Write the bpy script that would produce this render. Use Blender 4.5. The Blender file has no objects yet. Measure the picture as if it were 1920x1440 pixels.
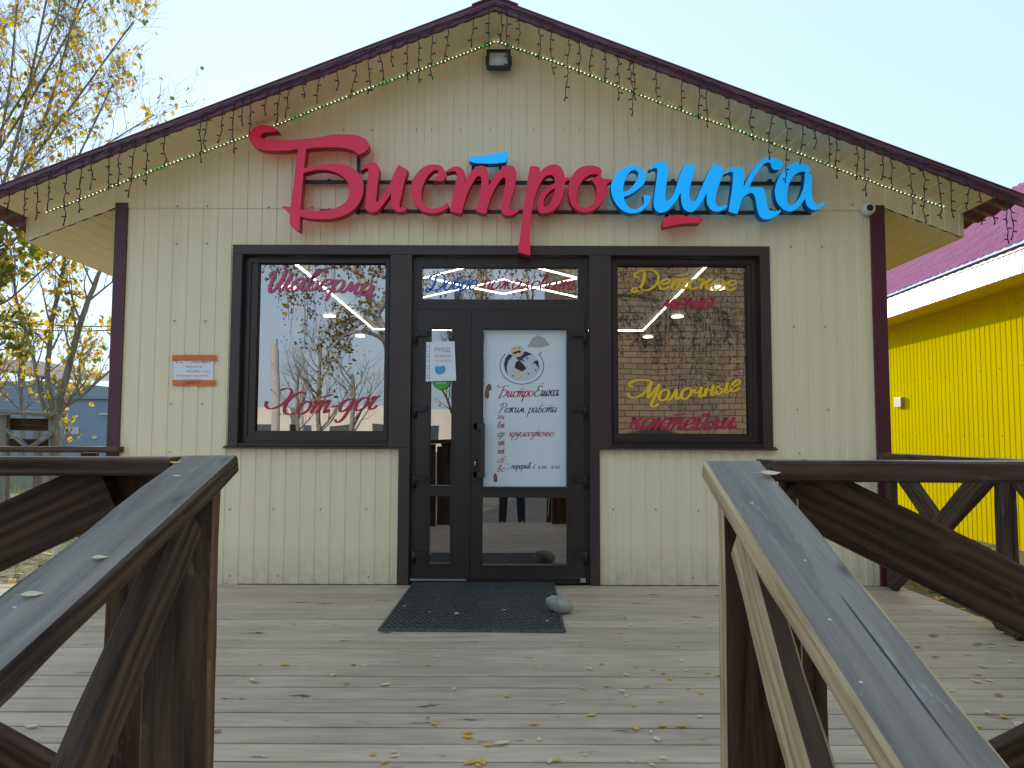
import bpy, bmesh, math, random
from mathutils import Vector, Matrix, noise
R=math.radians
random.seed(7)
sc=bpy.context.scene
C=sc.collection
# ------------------------------------------------------------------ camera
D0=5.9; EYE=1.128; F=1440.0
cam=bpy.data.objects.new('Camera',bpy.data.cameras.new('Camera')); C.objects.link(cam)
pit,yaw,rol=R(3.843),R(0.042),R(0.187)
fw=Vector((math.sin(yaw)*math.cos(pit),math.cos(yaw)*math.cos(pit),math.sin(pit)))
r0=Vector((math.cos(yaw),-math.sin(yaw),0)); u0=r0.cross(fw)
rt=r0*math.cos(rol)+u0*math.sin(rol); up=-r0*math.sin(rol)+u0*math.cos(rol)
cam.matrix_world=Matrix(((rt.x,up.x,-fw.x,0),(rt.y,up.y,-fw.y,-D0),(rt.z,up.z,-fw.z,EYE),(0,0,0,1)))
cam.data.sensor_width=36; cam.data.lens=36*F/1920; cam.data.clip_end=3000; cam.data.clip_start=.02
sc.camera=cam
def W(px,py,y=0.0):
    "photograph pixel -> point on the vertical plane at depth y"
    d=fw+rt*((px-960)/F)-up*((py-720)/F)
    k=(y+D0)/d.y
    return Vector((d.x*k,y,EYE+d.z*k))
def G(px,py,z=0.0):
    "photograph pixel -> point on the horizontal plane at height z"
    d=fw+rt*((px-960)/F)-up*((py-720)/F)
    k=(z-EYE)/d.z
    return Vector((d.x*k,-D0+d.y*k,z))
# ------------------------------------------------------------------ light
SUN_AZ=R(74); SUN_EL=R(12)   # sun stands low behind the cafe, to the left
w=bpy.data.worlds.new('World'); sc.world=w; w.use_nodes=True
nt=w.node_tree; bg=nt.nodes['Background']
sk=nt.nodes.new('ShaderNodeTexSky'); sk.sky_type='NISHITA'; sk.sun_disc=False
sk.sun_elevation=SUN_EL
sdir=Vector((-math.cos(SUN_AZ)*math.cos(SUN_EL),math.sin(SUN_AZ)*math.cos(SUN_EL),math.sin(SUN_EL)))
sk.sun_rotation=math.atan2(sdir.x,sdir.y)
sk.air_density=1.0; sk.dust_density=1.6; sk.ozone_density=1.2; sk.altitude=50
gm_=nt.nodes.new('ShaderNodeGamma'); gm_.inputs[1].default_value=.12      # sky contrast compressed so the shaded front gets more light
hs_=nt.nodes.new('ShaderNodeHueSaturation'); hs_.inputs['Saturation'].default_value=1.0; hs_.inputs['Value'].default_value=2.62
nt.links.new(sk.outputs[0],gm_.inputs[0]); nt.links.new(gm_.outputs[0],hs_.inputs['Color']); tn_=nt.nodes.new('ShaderNodeMix'); tn_.data_type='RGBA'; tn_.blend_type='MULTIPLY'; tn_.inputs[0].default_value=1; tn_.inputs[7].default_value=(.66,.865,1.08,1)
nt.links.new(hs_.outputs[0],tn_.inputs[6]); nt.links.new(tn_.outputs[2],bg.inputs[0]); bg.inputs[1].default_value=.15
sl=bpy.data.lights.new('Sun','SUN'); sl.energy=2.0; sl.angle=R(.53); sl.color=(1,.93,.82)
so=bpy.data.objects.new('Sun',sl); C.objects.link(so); so.rotation_euler=(-sdir).to_track_quat('-Z','Y').to_euler()
so.location=(-10,20,15)
sc.view_settings.view_transform='Standard'; sc.view_settings.look='None'; sc.view_settings.gamma=1
sc.view_settings.exposure=1.3
# ------------------------------------------------------------------ materials
MATS={}
def nn(m,t,**k):
    n=m.node_tree.nodes.new(t)
    for a,b in k.items(): setattr(n,a,b)
    return n
def base(name,col,rough=.6,metal=0,spec=.5):
    m=bpy.data.materials.new(name); m.use_nodes=True
    b=m.node_tree.nodes['Principled BSDF']
    b.inputs['Base Color'].default_value=(*col,1); b.inputs['Roughness'].default_value=rough
    b.inputs['Metallic'].default_value=metal; b.inputs['Specular IOR Level'].default_value=spec
    MATS[name]=m; return m,b
def varied(name,col,col2,rough=.6,scale=(3,3,3),detail=6,lo=.35,hi=.7,bump=0,bscale=40,metal=0,spec=.5,coord='Object',rvar=.1,bdist=.002):
    m,b=base(name,col,rough,metal,spec); L=m.node_tree.links.new
    tc=nn(m,'ShaderNodeTexCoord'); mp=nn(m,'ShaderNodeMapping'); mp.inputs['Scale'].default_value=scale
    L(tc.outputs[coord],mp.inputs[0])
    no=nn(m,'ShaderNodeTexNoise'); no.inputs['Scale'].default_value=1; no.inputs['Detail'].default_value=detail; no.inputs['Roughness'].default_value=.65
    L(mp.outputs[0],no.inputs['Vector'])
    rp=nn(m,'ShaderNodeValToRGB'); e=rp.color_ramp.elements
    e[0].position=lo; e[1].position=hi; e[0].color=(*col,1); e[1].color=(*col2,1)
    L(no.outputs[0],rp.inputs[0]); L(rp.outputs[0],b.inputs['Base Color'])
    mr=nn(m,'ShaderNodeMapRange'); mr.inputs[3].default_value=max(.05,rough-rvar); mr.inputs[4].default_value=min(1,rough+rvar)
    L(no.outputs[0],mr.inputs[0]); L(mr.outputs[0],b.inputs['Roughness'])
    if bump:
        n2=nn(m,'ShaderNodeTexNoise'); n2.inputs['Scale'].default_value=bscale; n2.inputs['Detail'].default_value=5
        L(mp.outputs[0],n2.inputs['Vector'])
        bp=nn(m,'ShaderNodeBump'); bp.inputs['Strength'].default_value=bump; bp.inputs['Distance'].default_value=bdist
        L(n2.outputs[0],bp.inputs['Height']); L(bp.outputs[0],b.inputs['Normal'])
    return m
def wood(name,dark,mid,worn,wornamt=.62,rough=.5,spec=.5,bump=.5,knots=True):
    "board running along local X"
    m,b=base(name,mid,rough,0,spec); L=m.node_tree.links.new
    tc=nn(m,'ShaderNodeTexCoord'); oi=nn(m,'ShaderNodeObjectInfo')
    ad=nn(m,'ShaderNodeVectorMath',operation='ADD'); L(tc.outputs['Object'],ad.inputs[0])
    ms=nn(m,'ShaderNodeVectorMath',operation='SCALE'); ms.inputs['Scale'].default_value=17; 
    cb=nn(m,'ShaderNodeCombineXYZ'); L(oi.outputs['Random'],cb.inputs[0]); L(oi.outputs['Random'],cb.inputs[1]); L(cb.outputs[0],ms.inputs[0]); L(ms.outputs[0],ad.inputs[1])
    mp=nn(m,'ShaderNodeMapping'); mp.inputs['Scale'].default_value=(1.6,22,22); L(ad.outputs[0],mp.inputs[0])
    g=nn(m,'ShaderNodeTexNoise'); g.inputs['Scale'].default_value=1.3; g.inputs['Detail'].default_value=8; g.inputs['Roughness'].default_value=.7; g.inputs['Distortion'].default_value=.6
    L(mp.outputs[0],g.inputs['Vector'])
    wv=nn(m,'ShaderNodeTexWave',wave_type='BANDS',bands_direction='Z'); wv.inputs['Scale'].default_value=.4; wv.inputs['Distortion'].default_value=14; wv.inputs['Detail'].default_value=3; wv.inputs['Detail Scale'].default_value=.6
    L(mp.outputs[0],wv.inputs['Vector'])
    mx=nn(m,'ShaderNodeMix'); mx.data_type='FLOAT'; mx.inputs[0].default_value=.16; L(g.outputs[0],mx.inputs[2]); L(wv.outputs[1],mx.inputs[3])
    rp=nn(m,'ShaderNodeValToRGB'); e=rp.color_ramp.elements; e[0].position=.32; e[0].color=(*dark,1); e[1].position=.68; e[1].color=(*mid,1)
    L(mx.outputs[0],rp.inputs[0])
    mp2=nn(m,'ShaderNodeMapping'); mp2.inputs['Scale'].default_value=(5,14,14); L(ad.outputs[0],mp2.inputs[0])
    n2=nn(m,'ShaderNodeTexNoise'); n2.inputs['Scale'].default_value=1; n2.inputs['Detail'].default_value=10; n2.inputs['Roughness'].default_value=.7; L(mp2.outputs[0],n2.inputs['Vector'])
    r2=nn(m,'ShaderNodeValToRGB'); e=r2.color_ramp.elements; e[0].position=wornamt; e[0].color=(0,0,0,1); e[1].position=min(1,wornamt+.12); e[1].color=(1,1,1,1)
    L(n2.outputs[0],r2.inputs[0])
    m2=nn(m,'ShaderNodeMix'); m2.data_type='RGBA'; L(r2.outputs[0],m2.inputs[0]); L(rp.outputs[0],m2.inputs[6]); m2.inputs[7].default_value=(*worn,1)
    vk=nn(m,'ShaderNodeTexVoronoi'); mk=nn(m,'ShaderNodeMapping'); mk.inputs['Scale'].default_value=(2.2,5,5); L(ad.outputs[0],mk.inputs[0]); vk.inputs['Scale'].default_value=1.3; L(mk.outputs[0],vk.inputs['Vector'])
    rk=nn(m,'ShaderNodeValToRGB'); e=rk.color_ramp.elements; e[0].position=.05; e[0].color=(1,1,1,1); e[1].position=.11; e[1].color=(0,0,0,1); L(vk.outputs['Distance'],rk.inputs[0])
    mkx=nn(m,'ShaderNodeMix'); mkx.data_type='RGBA'; L(rk.outputs[0],mkx.inputs[0]); L(m2.outputs[2],mkx.inputs[6]); mkx.inputs[7].default_value=(dark[0]*.5,dark[1]*.5,dark[2]*.5,1)
    mc=nn(m,'ShaderNodeMapping'); mc.inputs['Scale'].default_value=(1.1,60,60); L(ad.outputs[0],mc.inputs[0]); nc=nn(m,'ShaderNodeTexNoise'); nc.inputs['Scale'].default_value=1; nc.inputs['Detail'].default_value=3; nc.inputs['Distortion'].default_value=.3; L(mc.outputs[0],nc.inputs['Vector'])
    rc=nn(m,'ShaderNodeValToRGB'); e=rc.color_ramp.elements; e[0].position=.69; e[0].color=(0,0,0,1); e[1].position=.72; e[1].color=(1,1,1,1); L(nc.outputs[0],rc.inputs[0])
    mcx=nn(m,'ShaderNodeMix'); mcx.data_type='RGBA'; L(rc.outputs[0],mcx.inputs[0]); L(mkx.outputs[2],mcx.inputs[6]); mcx.inputs[7].default_value=(.008,.006,.005,1)
    vs_=nn(m,'ShaderNodeTexVoronoi'); vs_.inputs['Scale'].default_value=17; L(ad.outputs[0],vs_.inputs['Vector']); rs_=nn(m,'ShaderNodeValToRGB'); e=rs_.color_ramp.elements; e[0].position=.055; e[0].color=(1,1,1,1); e[1].position=.075; e[1].color=(0,0,0,1); L(vs_.outputs['Distance'],rs_.inputs[0])
    msx=nn(m,'ShaderNodeMix'); msx.data_type='RGBA'; L(rs_.outputs[0],msx.inputs[0]); L(mcx.outputs[2],msx.inputs[6]); msx.inputs[7].default_value=(.55,.54,.50,1)
    L((msx if name=='rail_top_wood' else mcx).outputs[2],b.inputs['Base Color'])
    bp=nn(m,'ShaderNodeBump'); bp.inputs['Strength'].default_value=bump; bp.inputs['Distance'].default_value=.003; L(mx.outputs[0],bp.inputs['Height']); L(bp.outputs[0],b.inputs['Normal'])
    mr=nn(m,'ShaderNodeMapRange'); mr.inputs[3].default_value=max(.1,rough-.15); mr.inputs[4].default_value=min(1,rough+.2); L(n2.outputs[0],mr.inputs[0]); L(mr.outputs[0],b.inputs['Roughness'])
    return m
def leafmat(name,c1,c2,tr=.55):
    m,b=base(name,c1,.55); L=m.node_tree.links.new
    ge=nn(m,'ShaderNodeNewGeometry'); rp=nn(m,'ShaderNodeValToRGB'); e=rp.color_ramp.elements
    e[0].color=(*c1,1); e[1].color=(*c2,1); L(ge.outputs['Random Per Island'],rp.inputs[0]); L(rp.outputs[0],b.inputs['Base Color'])
    t=nn(m,'ShaderNodeBsdfTranslucent'); L(rp.outputs[0],t.inputs[0]); mx=nn(m,'ShaderNodeMixShader'); mx.inputs[0].default_value=tr
    o=m.node_tree.nodes['Material Output']; L(b.outputs[0],mx.inputs[1]); L(t.outputs[0],mx.inputs[2]); L(mx.outputs[0],o.inputs[0])
    return m
def emit(name,col,s):
    m=bpy.data.materials.new(name); m.use_nodes=True; n=m.node_tree; n.nodes.remove(n.nodes['Principled BSDF'])
    e=n.nodes.new('ShaderNodeEmission'); e.inputs[0].default_value=(*col,1); e.inputs[1].default_value=s
    n.links.new(e.outputs[0],n.nodes['Material Output'].inputs[0]); MATS[name]=m; return m
def glassmat(name,refl=.40,tint=.3,wav=.10,dirt=.02):
    m=bpy.data.materials.new(name); m.use_nodes=True; n=m.node_tree; n.nodes.remove(n.nodes['Principled BSDF']); L=n.links.new
    gl=nn(m,'ShaderNodeBsdfGlossy'); gl.inputs['Roughness'].default_value=.0; gl.inputs['Color'].default_value=(1,.93,.90,1)
    tr=nn(m,'ShaderNodeBsdfTransparent'); tr.inputs[0].default_value=(tint,tint,tint,1)
    tc=nn(m,'ShaderNodeTexCoord'); no=nn(m,'ShaderNodeTexNoise'); no.inputs['Scale'].default_value=2.2; no.inputs['Detail'].default_value=0
    L(tc.outputs['Object'],no.inputs['Vector']); bp=nn(m,'ShaderNodeBump'); bp.inputs['Strength'].default_value=wav; bp.inputs['Distance'].default_value=.012
    L(no.outputs[0],bp.inputs['Height']); L(bp.outputs[0],gl.inputs['Normal'])
    mx=nn(m,'ShaderNodeMixShader'); mx.inputs[0].default_value=refl; L(tr.outputs[0],mx.inputs[1]); L(gl.outputs[0],mx.inputs[2])
    L(mx.outputs[0],n.nodes['Material Output'].inputs[0]); MATS[name]=m; return m
def cladmat(name,c1,c2,rough=.38,streak=(.75,.78,.8)):
    m,b=base(name,c1,rough); L=m.node_tree.links.new
    tc=nn(m,'ShaderNodeTexCoord'); mp=nn(m,'ShaderNodeMapping'); mp.inputs['Scale'].default_value=(9,9,.7); L(tc.outputs['Object'],mp.inputs[0])
    no=nn(m,'ShaderNodeTexNoise'); no.inputs['Scale'].default_value=1; no.inputs['Detail'].default_value=6; L(mp.outputs[0],no.inputs['Vector'])
    n3=nn(m,'ShaderNodeTexNoise'); n3.inputs['Scale'].default_value=1.1; n3.inputs['Detail'].default_value=4; L(tc.outputs['Object'],n3.inputs['Vector'])
    mm=nn(m,'ShaderNodeMath',operation='MULTIPLY'); L(no.outputs[0],mm.inputs[0]); L(n3.outputs[0],mm.inputs[1])
    rp=nn(m,'ShaderNodeValToRGB'); e=rp.color_ramp.elements; e[0].position=.12; e[1].position=.42; e[0].color=(*c1,1); e[1].color=(*c2,1)
    L(mm.outputs[0],rp.inputs[0]); L(rp.outputs[0],b.inputs['Base Color'])
    if name=='cream':
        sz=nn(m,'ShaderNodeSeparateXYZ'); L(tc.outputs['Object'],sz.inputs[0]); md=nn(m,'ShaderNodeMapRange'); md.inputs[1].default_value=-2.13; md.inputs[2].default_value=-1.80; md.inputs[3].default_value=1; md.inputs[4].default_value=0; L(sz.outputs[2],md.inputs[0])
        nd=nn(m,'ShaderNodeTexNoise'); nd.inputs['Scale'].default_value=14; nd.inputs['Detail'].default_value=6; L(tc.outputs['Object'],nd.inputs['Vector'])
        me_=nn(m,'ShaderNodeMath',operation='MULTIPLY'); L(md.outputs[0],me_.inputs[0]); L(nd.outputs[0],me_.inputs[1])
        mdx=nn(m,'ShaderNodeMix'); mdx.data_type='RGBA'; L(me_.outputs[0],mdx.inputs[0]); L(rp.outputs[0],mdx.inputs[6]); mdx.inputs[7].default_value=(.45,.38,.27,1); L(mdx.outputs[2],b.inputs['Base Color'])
    bp=nn(m,'ShaderNodeBump'); bp.inputs['Strength'].default_value=.12; bp.inputs['Distance'].default_value=.02; L(n3.outputs[0],bp.inputs['Height']); L(bp.outputs[0],b.inputs['Normal'])
    return m
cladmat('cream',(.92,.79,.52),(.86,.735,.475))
cladmat('yellow',(.80,.62,.0),(.72,.56,.0),.55)
MATS['yellow'].node_tree.nodes['Principled BSDF'].inputs['Specular IOR Level'].default_value=.0
cladmat('white_trim',(.80,.79,.73),(.72,.71,.65))
varied('maroon',(.10,.017,.030),(.075,.014,.026),.4,scale=(2,2,2),bump=.1,bscale=3)
varied('maroon_roof',(.17,.045,.07),(.13,.035,.055),.4,scale=(2,2,2))
varied('tile_roof',(.46,.12,.22),(.38,.09,.18),.5,scale=(3,3,3),spec=.2)
varied('brown_metal',(.058,.037,.030),(.044,.029,.025),.38,scale=(3,3,3),bump=.12,bscale=1.2,bdist=.01)
varied('brown_pvc',(.036,.024,.020),(.028,.019,.017),.36,scale=(3,3,3))
base('black_plastic',(.012,.012,.013),.4); base('black_wire',(.012,.012,.010),.5); base('purple_wire',(.025,.010,.02),.5)
base('green_wire',(.02,.16,.03),.4)
base('gasket',(.006,.006,.006),.6)
base('steel',(.6,.6,.6),.35,1); base('alu',(.55,.56,.56),.4,1)
base('sign_red',(.66,.018,.060),.38); base('sign_blue',(.0,.40,1.0),.36); base('sign_frame',(.012,.008,.007),.45)
for q_,c_,e_ in (('sign_red',(.9,.03,.10),.06),('sign_blue',(.0,.42,1),.20)):      # box letters lit from inside
    b_=MATS[q_].node_tree.nodes['Principled BSDF']; b_.inputs['Emission Color'].default_value=(*c_,1); b_.inputs['Emission Strength'].default_value=e_
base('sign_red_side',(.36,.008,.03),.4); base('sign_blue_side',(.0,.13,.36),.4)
base('vinyl_red',(.52,.03,.06),.5); base('vinyl_pink',(.58,.10,.19),.5); base('vinyl_yellow',(1.0,.60,.02),.5); base('vinyl_blue',(.02,.16,.62),.5)
varied('paper',(.80,.83,.84),(.72,.77,.78),.35,scale=(2,2,2)); base('paper2',(.82,.82,.86),.2)
base('ink_navy',(.03,.035,.09),.5); base('ink_black',(.02,.02,.02),.5); base('ink_grey',(.22,.21,.19),.5); base('ink_red',(.50,.03,.06),.5); base('ink_pink',(.62,.25,.26),.5)
base('ink_cream',(.75,.60,.38),.5); base('ink_light',(.42,.42,.40),.4); base('ink_cyan',(.06,.38,.62),.4); base('ink_green',(.04,.42,.03),.35); base('reflection_brown',(.26,.10,.04),.5)
base('ink_plate',(.62,.64,.68),.4)
varied('tape_orange',(.85,.22,.02),(.55,.10,.01),.3,scale=(6,6,60))
varied('rubber',(.035,.037,.033),(.10,.098,.09),.5,scale=(30,30,30))
varied('stone',(.24,.22,.17),(.50,.46,.38),.85,scale=(9,9,14),bump=.6,bscale=12,bdist=.01)
wood('rail_wood',(.020,.013,.009),(.135,.080,.050),(.20,.15,.11),.60,.62,.22)
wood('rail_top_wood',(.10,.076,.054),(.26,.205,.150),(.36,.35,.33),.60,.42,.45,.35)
wood('brace_wood',(.013,.008,.005),(.120,.062,.033),(.17,.09,.05),.58,.62,.22)
wood('sunlit_wood',(.26,.16,.07),(.66,.48,.27),(.58,.42,.22),.6,.6,.3,.7)  # sunlight from the left painted into the colour of side faces
wood('grey_wood',(.14,.12,.10),(.30,.27,.23),(.42,.39,.34),.55,.8,.2)
wood('rust_edge_wood',(.10,.05,.025),(.22,.12,.06),(.30,.2,.12),.55,.7,.2)
leafmat('leaf_yellow',(.75,.40,.02),(.62,.50,.04)); leafmat('leaf_green',(.10,.16,.02),(.35,.34,.04)); leafmat('leaf_birch',(.10,.09,.03),(.28,.20,.05),.3)
leafmat('fallen_gold',(.80,.38,.05),(.85,.55,.12),.25); leafmat('fallen_tan',(.78,.58,.34),(.85,.74,.52),.2); leafmat('fallen_brown',(.26,.12,.04),(.38,.2,.08),.15)
varied('bark',(.15,.135,.11),(.36,.32,.27),.9,scale=(12,12,4),bump=.6,bscale=4,bdist=.01)
varied('birch_bark',(.62,.60,.55),(.05,.045,.04),.8,scale=(5,5,16),lo=.56,hi=.62)
emit('led_warm',(1,.93,.78),9); emit('led_down',(1,.9,.7),7); emit('led_white',(.9,1,.72),.9); emit('led_green',(.1,1,.2),.5)
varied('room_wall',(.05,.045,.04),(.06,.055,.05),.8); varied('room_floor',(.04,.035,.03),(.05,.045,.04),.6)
glassmat('window_glass'); glassmat('door_glass',.34,.25,.08)
base('lens_glass',(.55,.56,.5),.12,0,.8); base('white_plastic',(.75,.75,.73),.35); base('beige_box',(.38,.28,.15),.5)
varied('siding_grey',(.30,.33,.37),(.25,.28,.32),.6,scale=(1,1,1)); varied('siding_blue',(.26,.33,.42),(.22,.29,.37),.6,scale=(1,1,1))
base('dark_window',(.05,.06,.07),.15); varied('brown_roof',(.16,.10,.07),(.20,.13,.10),.8)
varied('white_wall',(.72,.68,.60),(.62,.58,.50),.8,scale=(1,1,1)); base('denim',(.02,.025,.04),.85); base('jacket',(.015,.015,.018),.7); base('skin',(.45,.26,.18),.5); base('hair',(.03,.02,.015),.6); base('shoe',(.02,.02,.02),.5)
base('concrete',(.45,.43,.40),.9)
# brick
m,b=base('brick',(.4,.3,.2),.85); L=m.node_tree.links.new
tc=nn(m,'ShaderNodeTexCoord'); sx=nn(m,'ShaderNodeSeparateXYZ'); cx_=nn(m,'ShaderNodeCombineXYZ'); L(tc.outputs['Object'],sx.inputs[0])
L(sx.outputs[0],cx_.inputs[0]); L(sx.outputs[2],cx_.inputs[1])
bk=nn(m,'ShaderNodeTexBrick'); bk.inputs['Scale'].default_value=1; bk.inputs['Brick Width'].default_value=.36; bk.inputs['Row Height'].default_value=.155; bk.inputs['Mortar Size'].default_value=.011
bk.inputs['Color1'].default_value=(.21,.155,.10,1); bk.inputs['Color2'].default_value=(.155,.115,.075,1); bk.inputs['Mortar'].default_value=(.04,.032,.025,1)
L(cx_.outputs[0],bk.inputs['Vector']); L(bk.outputs[0],b.inputs['Base Color'])
# deck
def deckmat():
    m,b=base('deck_paint',(.2,.19,.17),.5); L=m.node_tree.links.new
    tc=nn(m,'ShaderNodeTexCoord'); oi=nn(m,'ShaderNodeNewGeometry')
    mp=nn(m,'ShaderNodeMapping'); mp.inputs['Scale'].default_value=(1.2,9,9); L(tc.outputs['Object'],mp.inputs[0])
    n1=nn(m,'ShaderNodeTexNoise'); n1.inputs['Scale'].default_value=2; n1.inputs['Detail'].default_value=9; n1.inputs['Roughness'].default_value=.7; L(mp.outputs[0],n1.inputs['Vector'])
    r1=nn(m,'ShaderNodeValToRGB'); e=r1.color_ramp.elements; e[0].position=.36; e[0].color=(.46,.345,.235,1); e[1].position=.64; e[1].color=(.66,.50,.355,1); L(n1.outputs[0],r1.inputs[0])
    n2=nn(m,'ShaderNodeTexNoise'); n2.inputs['Scale'].default_value=1.1; n2.inputs['Detail'].default_value=5; L(tc.outputs['Object'],n2.inputs['Vector'])
    hs=nn(m,'ShaderNodeHueSaturation'); L(r1.outputs[0],hs.inputs['Color'])
    mr=nn(m,'ShaderNodeMapRange'); mr.inputs[1].default_value=.25; mr.inputs[2].default_value=.75; mr.inputs[3].default_value=.82; mr.inputs[4].default_value=1.12; L(n2.outputs[0],mr.inputs[0])
    m3=nn(m,'ShaderNodeMapRange'); m3.inputs[3].default_value=.86; m3.inputs[4].default_value=1.08; L(oi.outputs['Random Per Island'],m3.inputs[0])
    mm=nn(m,'ShaderNodeMath',operation='MULTIPLY'); L(mr.outputs[0],mm.inputs[0]); L(m3.outputs[0],mm.inputs[1]); L(mm.outputs[0],hs.inputs['Value'])
    # dark stains
    mp4=nn(m,'ShaderNodeMapping'); mp4.inputs['Scale'].default_value=(2.2,6,1); L(tc.outputs['Object'],mp4.inputs[0])
    n4=nn(m,'ShaderNodeTexNoise'); n4.inputs['Scale'].default_value=1.7; n4.inputs['Detail'].default_value=6; n4.inputs['Roughness'].default_value=.6; L(mp4.outputs[0],n4.inputs['Vector'])
    r4=nn(m,'ShaderNodeValToRGB'); e=r4.color_ramp.elements; e[0].position=.63; e[0].color=(0,0,0,1); e[1].position=.69; e[1].color=(1,1,1,1); L(n4.outputs[0],r4.inputs[0])
    mx=nn(m,'ShaderNodeMix'); mx.data_type='RGBA'; L(r4.outputs[0],mx.inputs[0]); L(hs.outputs[0],mx.inputs[6]); mx.inputs[7].default_value=(.07,.065,.055,1)
    L(mx.outputs[2],b.inputs['Base Color'])
    bp=nn(m,'ShaderNodeBump'); bp.inputs['Strength'].default_value=.35; bp.inputs['Distance'].default_value=.003; L(n1.outputs[0],bp.inputs['Height']); L(bp.outputs[0],b.inputs['Normal'])
    mr2=nn(m,'ShaderNodeMapRange'); mr2.inputs[3].default_value=.38; mr2.inputs[4].default_value=.7; L(n1.outputs[0],mr2.inputs[0]); L(mr2.outputs[0],b.inputs['Roughness'])
deckmat()
varied('bounce_road',(.26,.225,.17),(.36,.32,.25),.9,scale=(2,2,2),bump=.4,bscale=30)  # road colour lightened to bounce warm light onto the shaded front
varied('soil',(.10,.075,.04),(.16,.15,.05),.95,scale=(3,3,3),bump=.6,bscale=10,bdist=.02)
M=MATS
# ------------------------------------------------------------------ helpers
WL={}
def link(o,parent=None,wl=Vector((0,0,0))):
    C.objects.link(o); WL[o.name]=Vector(wl)
    if parent is not None:
        o.parent=parent; o.location=Vector(wl)-WL[parent.name]
    else: o.location=wl
    return o
def tag(o,label=None,cat=None,group=None,kind=None):
    if label: o['label']=label
    if cat: o['category']=cat
    if group: o['group']=group
    if kind: o['kind']=kind
    return o
def empty(name,loc,label,cat,group=None):
    o=bpy.data.objects.new(name,None); o.empty_display_size=.1; link(o,None,loc); return tag(o,label,cat,group)
class MB:
    def __init__(s): s.v=[]; s.f=[]; s.mi=[]; s.sm=[]; s.m=0; s.smooth=False
    def add(s,vs,fs):
        n=len(s.v); s.v+= [Vector(v) for v in vs]; s.f+=[tuple(i+n for i in f) for f in fs]; s.mi+=[s.m]*len(fs); s.sm+=[s.smooth]*len(fs)
    def box(s,x0,x1,y0,y1,z0,z1,c=0):
        if x1<x0:x0,x1=x1,x0
        if y1<y0:y0,y1=y1,y0
        if z1<z0:z0,z1=z1,z0
        s.add([(x0,y0,z0),(x1,y0,z0),(x1,y1,z0),(x0,y1,z0),(x0,y0,z1),(x1,y0,z1),(x1,y1,z1),(x0,y1,z1)],
              [(0,3,2,1),(4,5,6,7),(0,1,5,4),(1,2,6,5),(2,3,7,6),(3,0,4,7)])
    def ring(s,pts_list,close_ends=True):
        n=len(pts_list[0]); vs=[p for r in pts_list for p in r]; fs=[]
        for k in range(len(pts_list)-1):
            for i in range(n):
                j=(i+1)%n; fs.append((k*n+i,k*n+j,(k+1)*n+j,(k+1)*n+i))
        if close_ends: fs.append(tuple(range(n-1,-1,-1))); fs.append(tuple((len(pts_list)-1)*n+i for i in range(n)))
        s.add(vs,fs)
    def tube(s,pts,r,n=6):
        pts=[Vector(p) for p in pts]
        rr=r if isinstance(r,(list,tuple)) else [r]*len(pts)
        out=[]; ref=Vector((.3,.2,.93))
        for i,p in enumerate(pts):
            t=(pts[min(i+1,len(pts)-1)]-pts[max(i-1,0)])
            if t.length<1e-9: t=Vector((0,0,1))
            t.normalize()
            a=t.cross(ref)
            if a.length<.1: a=t.cross(Vector((1,0,0)))
            a.normalize(); b=t.cross(a)
            out.append([p+(a*math.cos(2*math.pi*k/n)+b*math.sin(2*math.pi*k/n))*rr[i] for k in range(n)])
        s.smooth=True; s.ring(out); s.smooth=False
    def poly(s,pts): s.add(pts,[tuple(range(len(pts)))])
    def build(s,name,mat,parent=None,label=None,keep=False):
        c=Vector((0,0,0))
        if s.v and not keep:
            lo=Vector((min(v.x for v in s.v),min(v.y for v in s.v),min(v.z for v in s.v))); hi=Vector((max(v.x for v in s.v),max(v.y for v in s.v),max(v.z for v in s.v)))
            c=(lo+hi)/2; 
            if parent is None: c.z=lo.z
        me=bpy.data.meshes.new(name); me.from_pydata([v-c for v in s.v],[],s.f)
        for mt in (mat if isinstance(mat,(list,tuple)) else [mat]): me.materials.append(MATS[mt])
        me.polygons.foreach_set('material_index',s.mi); me.polygons.foreach_set('use_smooth',s.sm); me.update()
        o=bpy.data.objects.new(name,me); link(o,parent,c)
        if label: o['label']=label
        return o
def boxo(name,mat,parent,x0,x1,y0,y1,z0,z1,bev=.0,label=None):
    mb=MB(); mb.box(x0,x1,y0,y1,z0,z1); o=mb.build(name,mat,parent,label)
    if bev: bevel(o,bev)
    return o
def bevel(o,wd,seg=2):
    bm=bmesh.new(); bm.from_mesh(o.data)
    bmesh.ops.remove_doubles(bm,verts=bm.verts,dist=1e-6)
    bmesh.ops.bevel(bm,geom=[e for e in bm.edges if len(e.link_faces)==2 and e.calc_face_angle(0)>.5],offset=wd,segments=seg,affect='EDGES',profile=.6)
    bm.to_mesh(o.data); bm.free()
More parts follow.
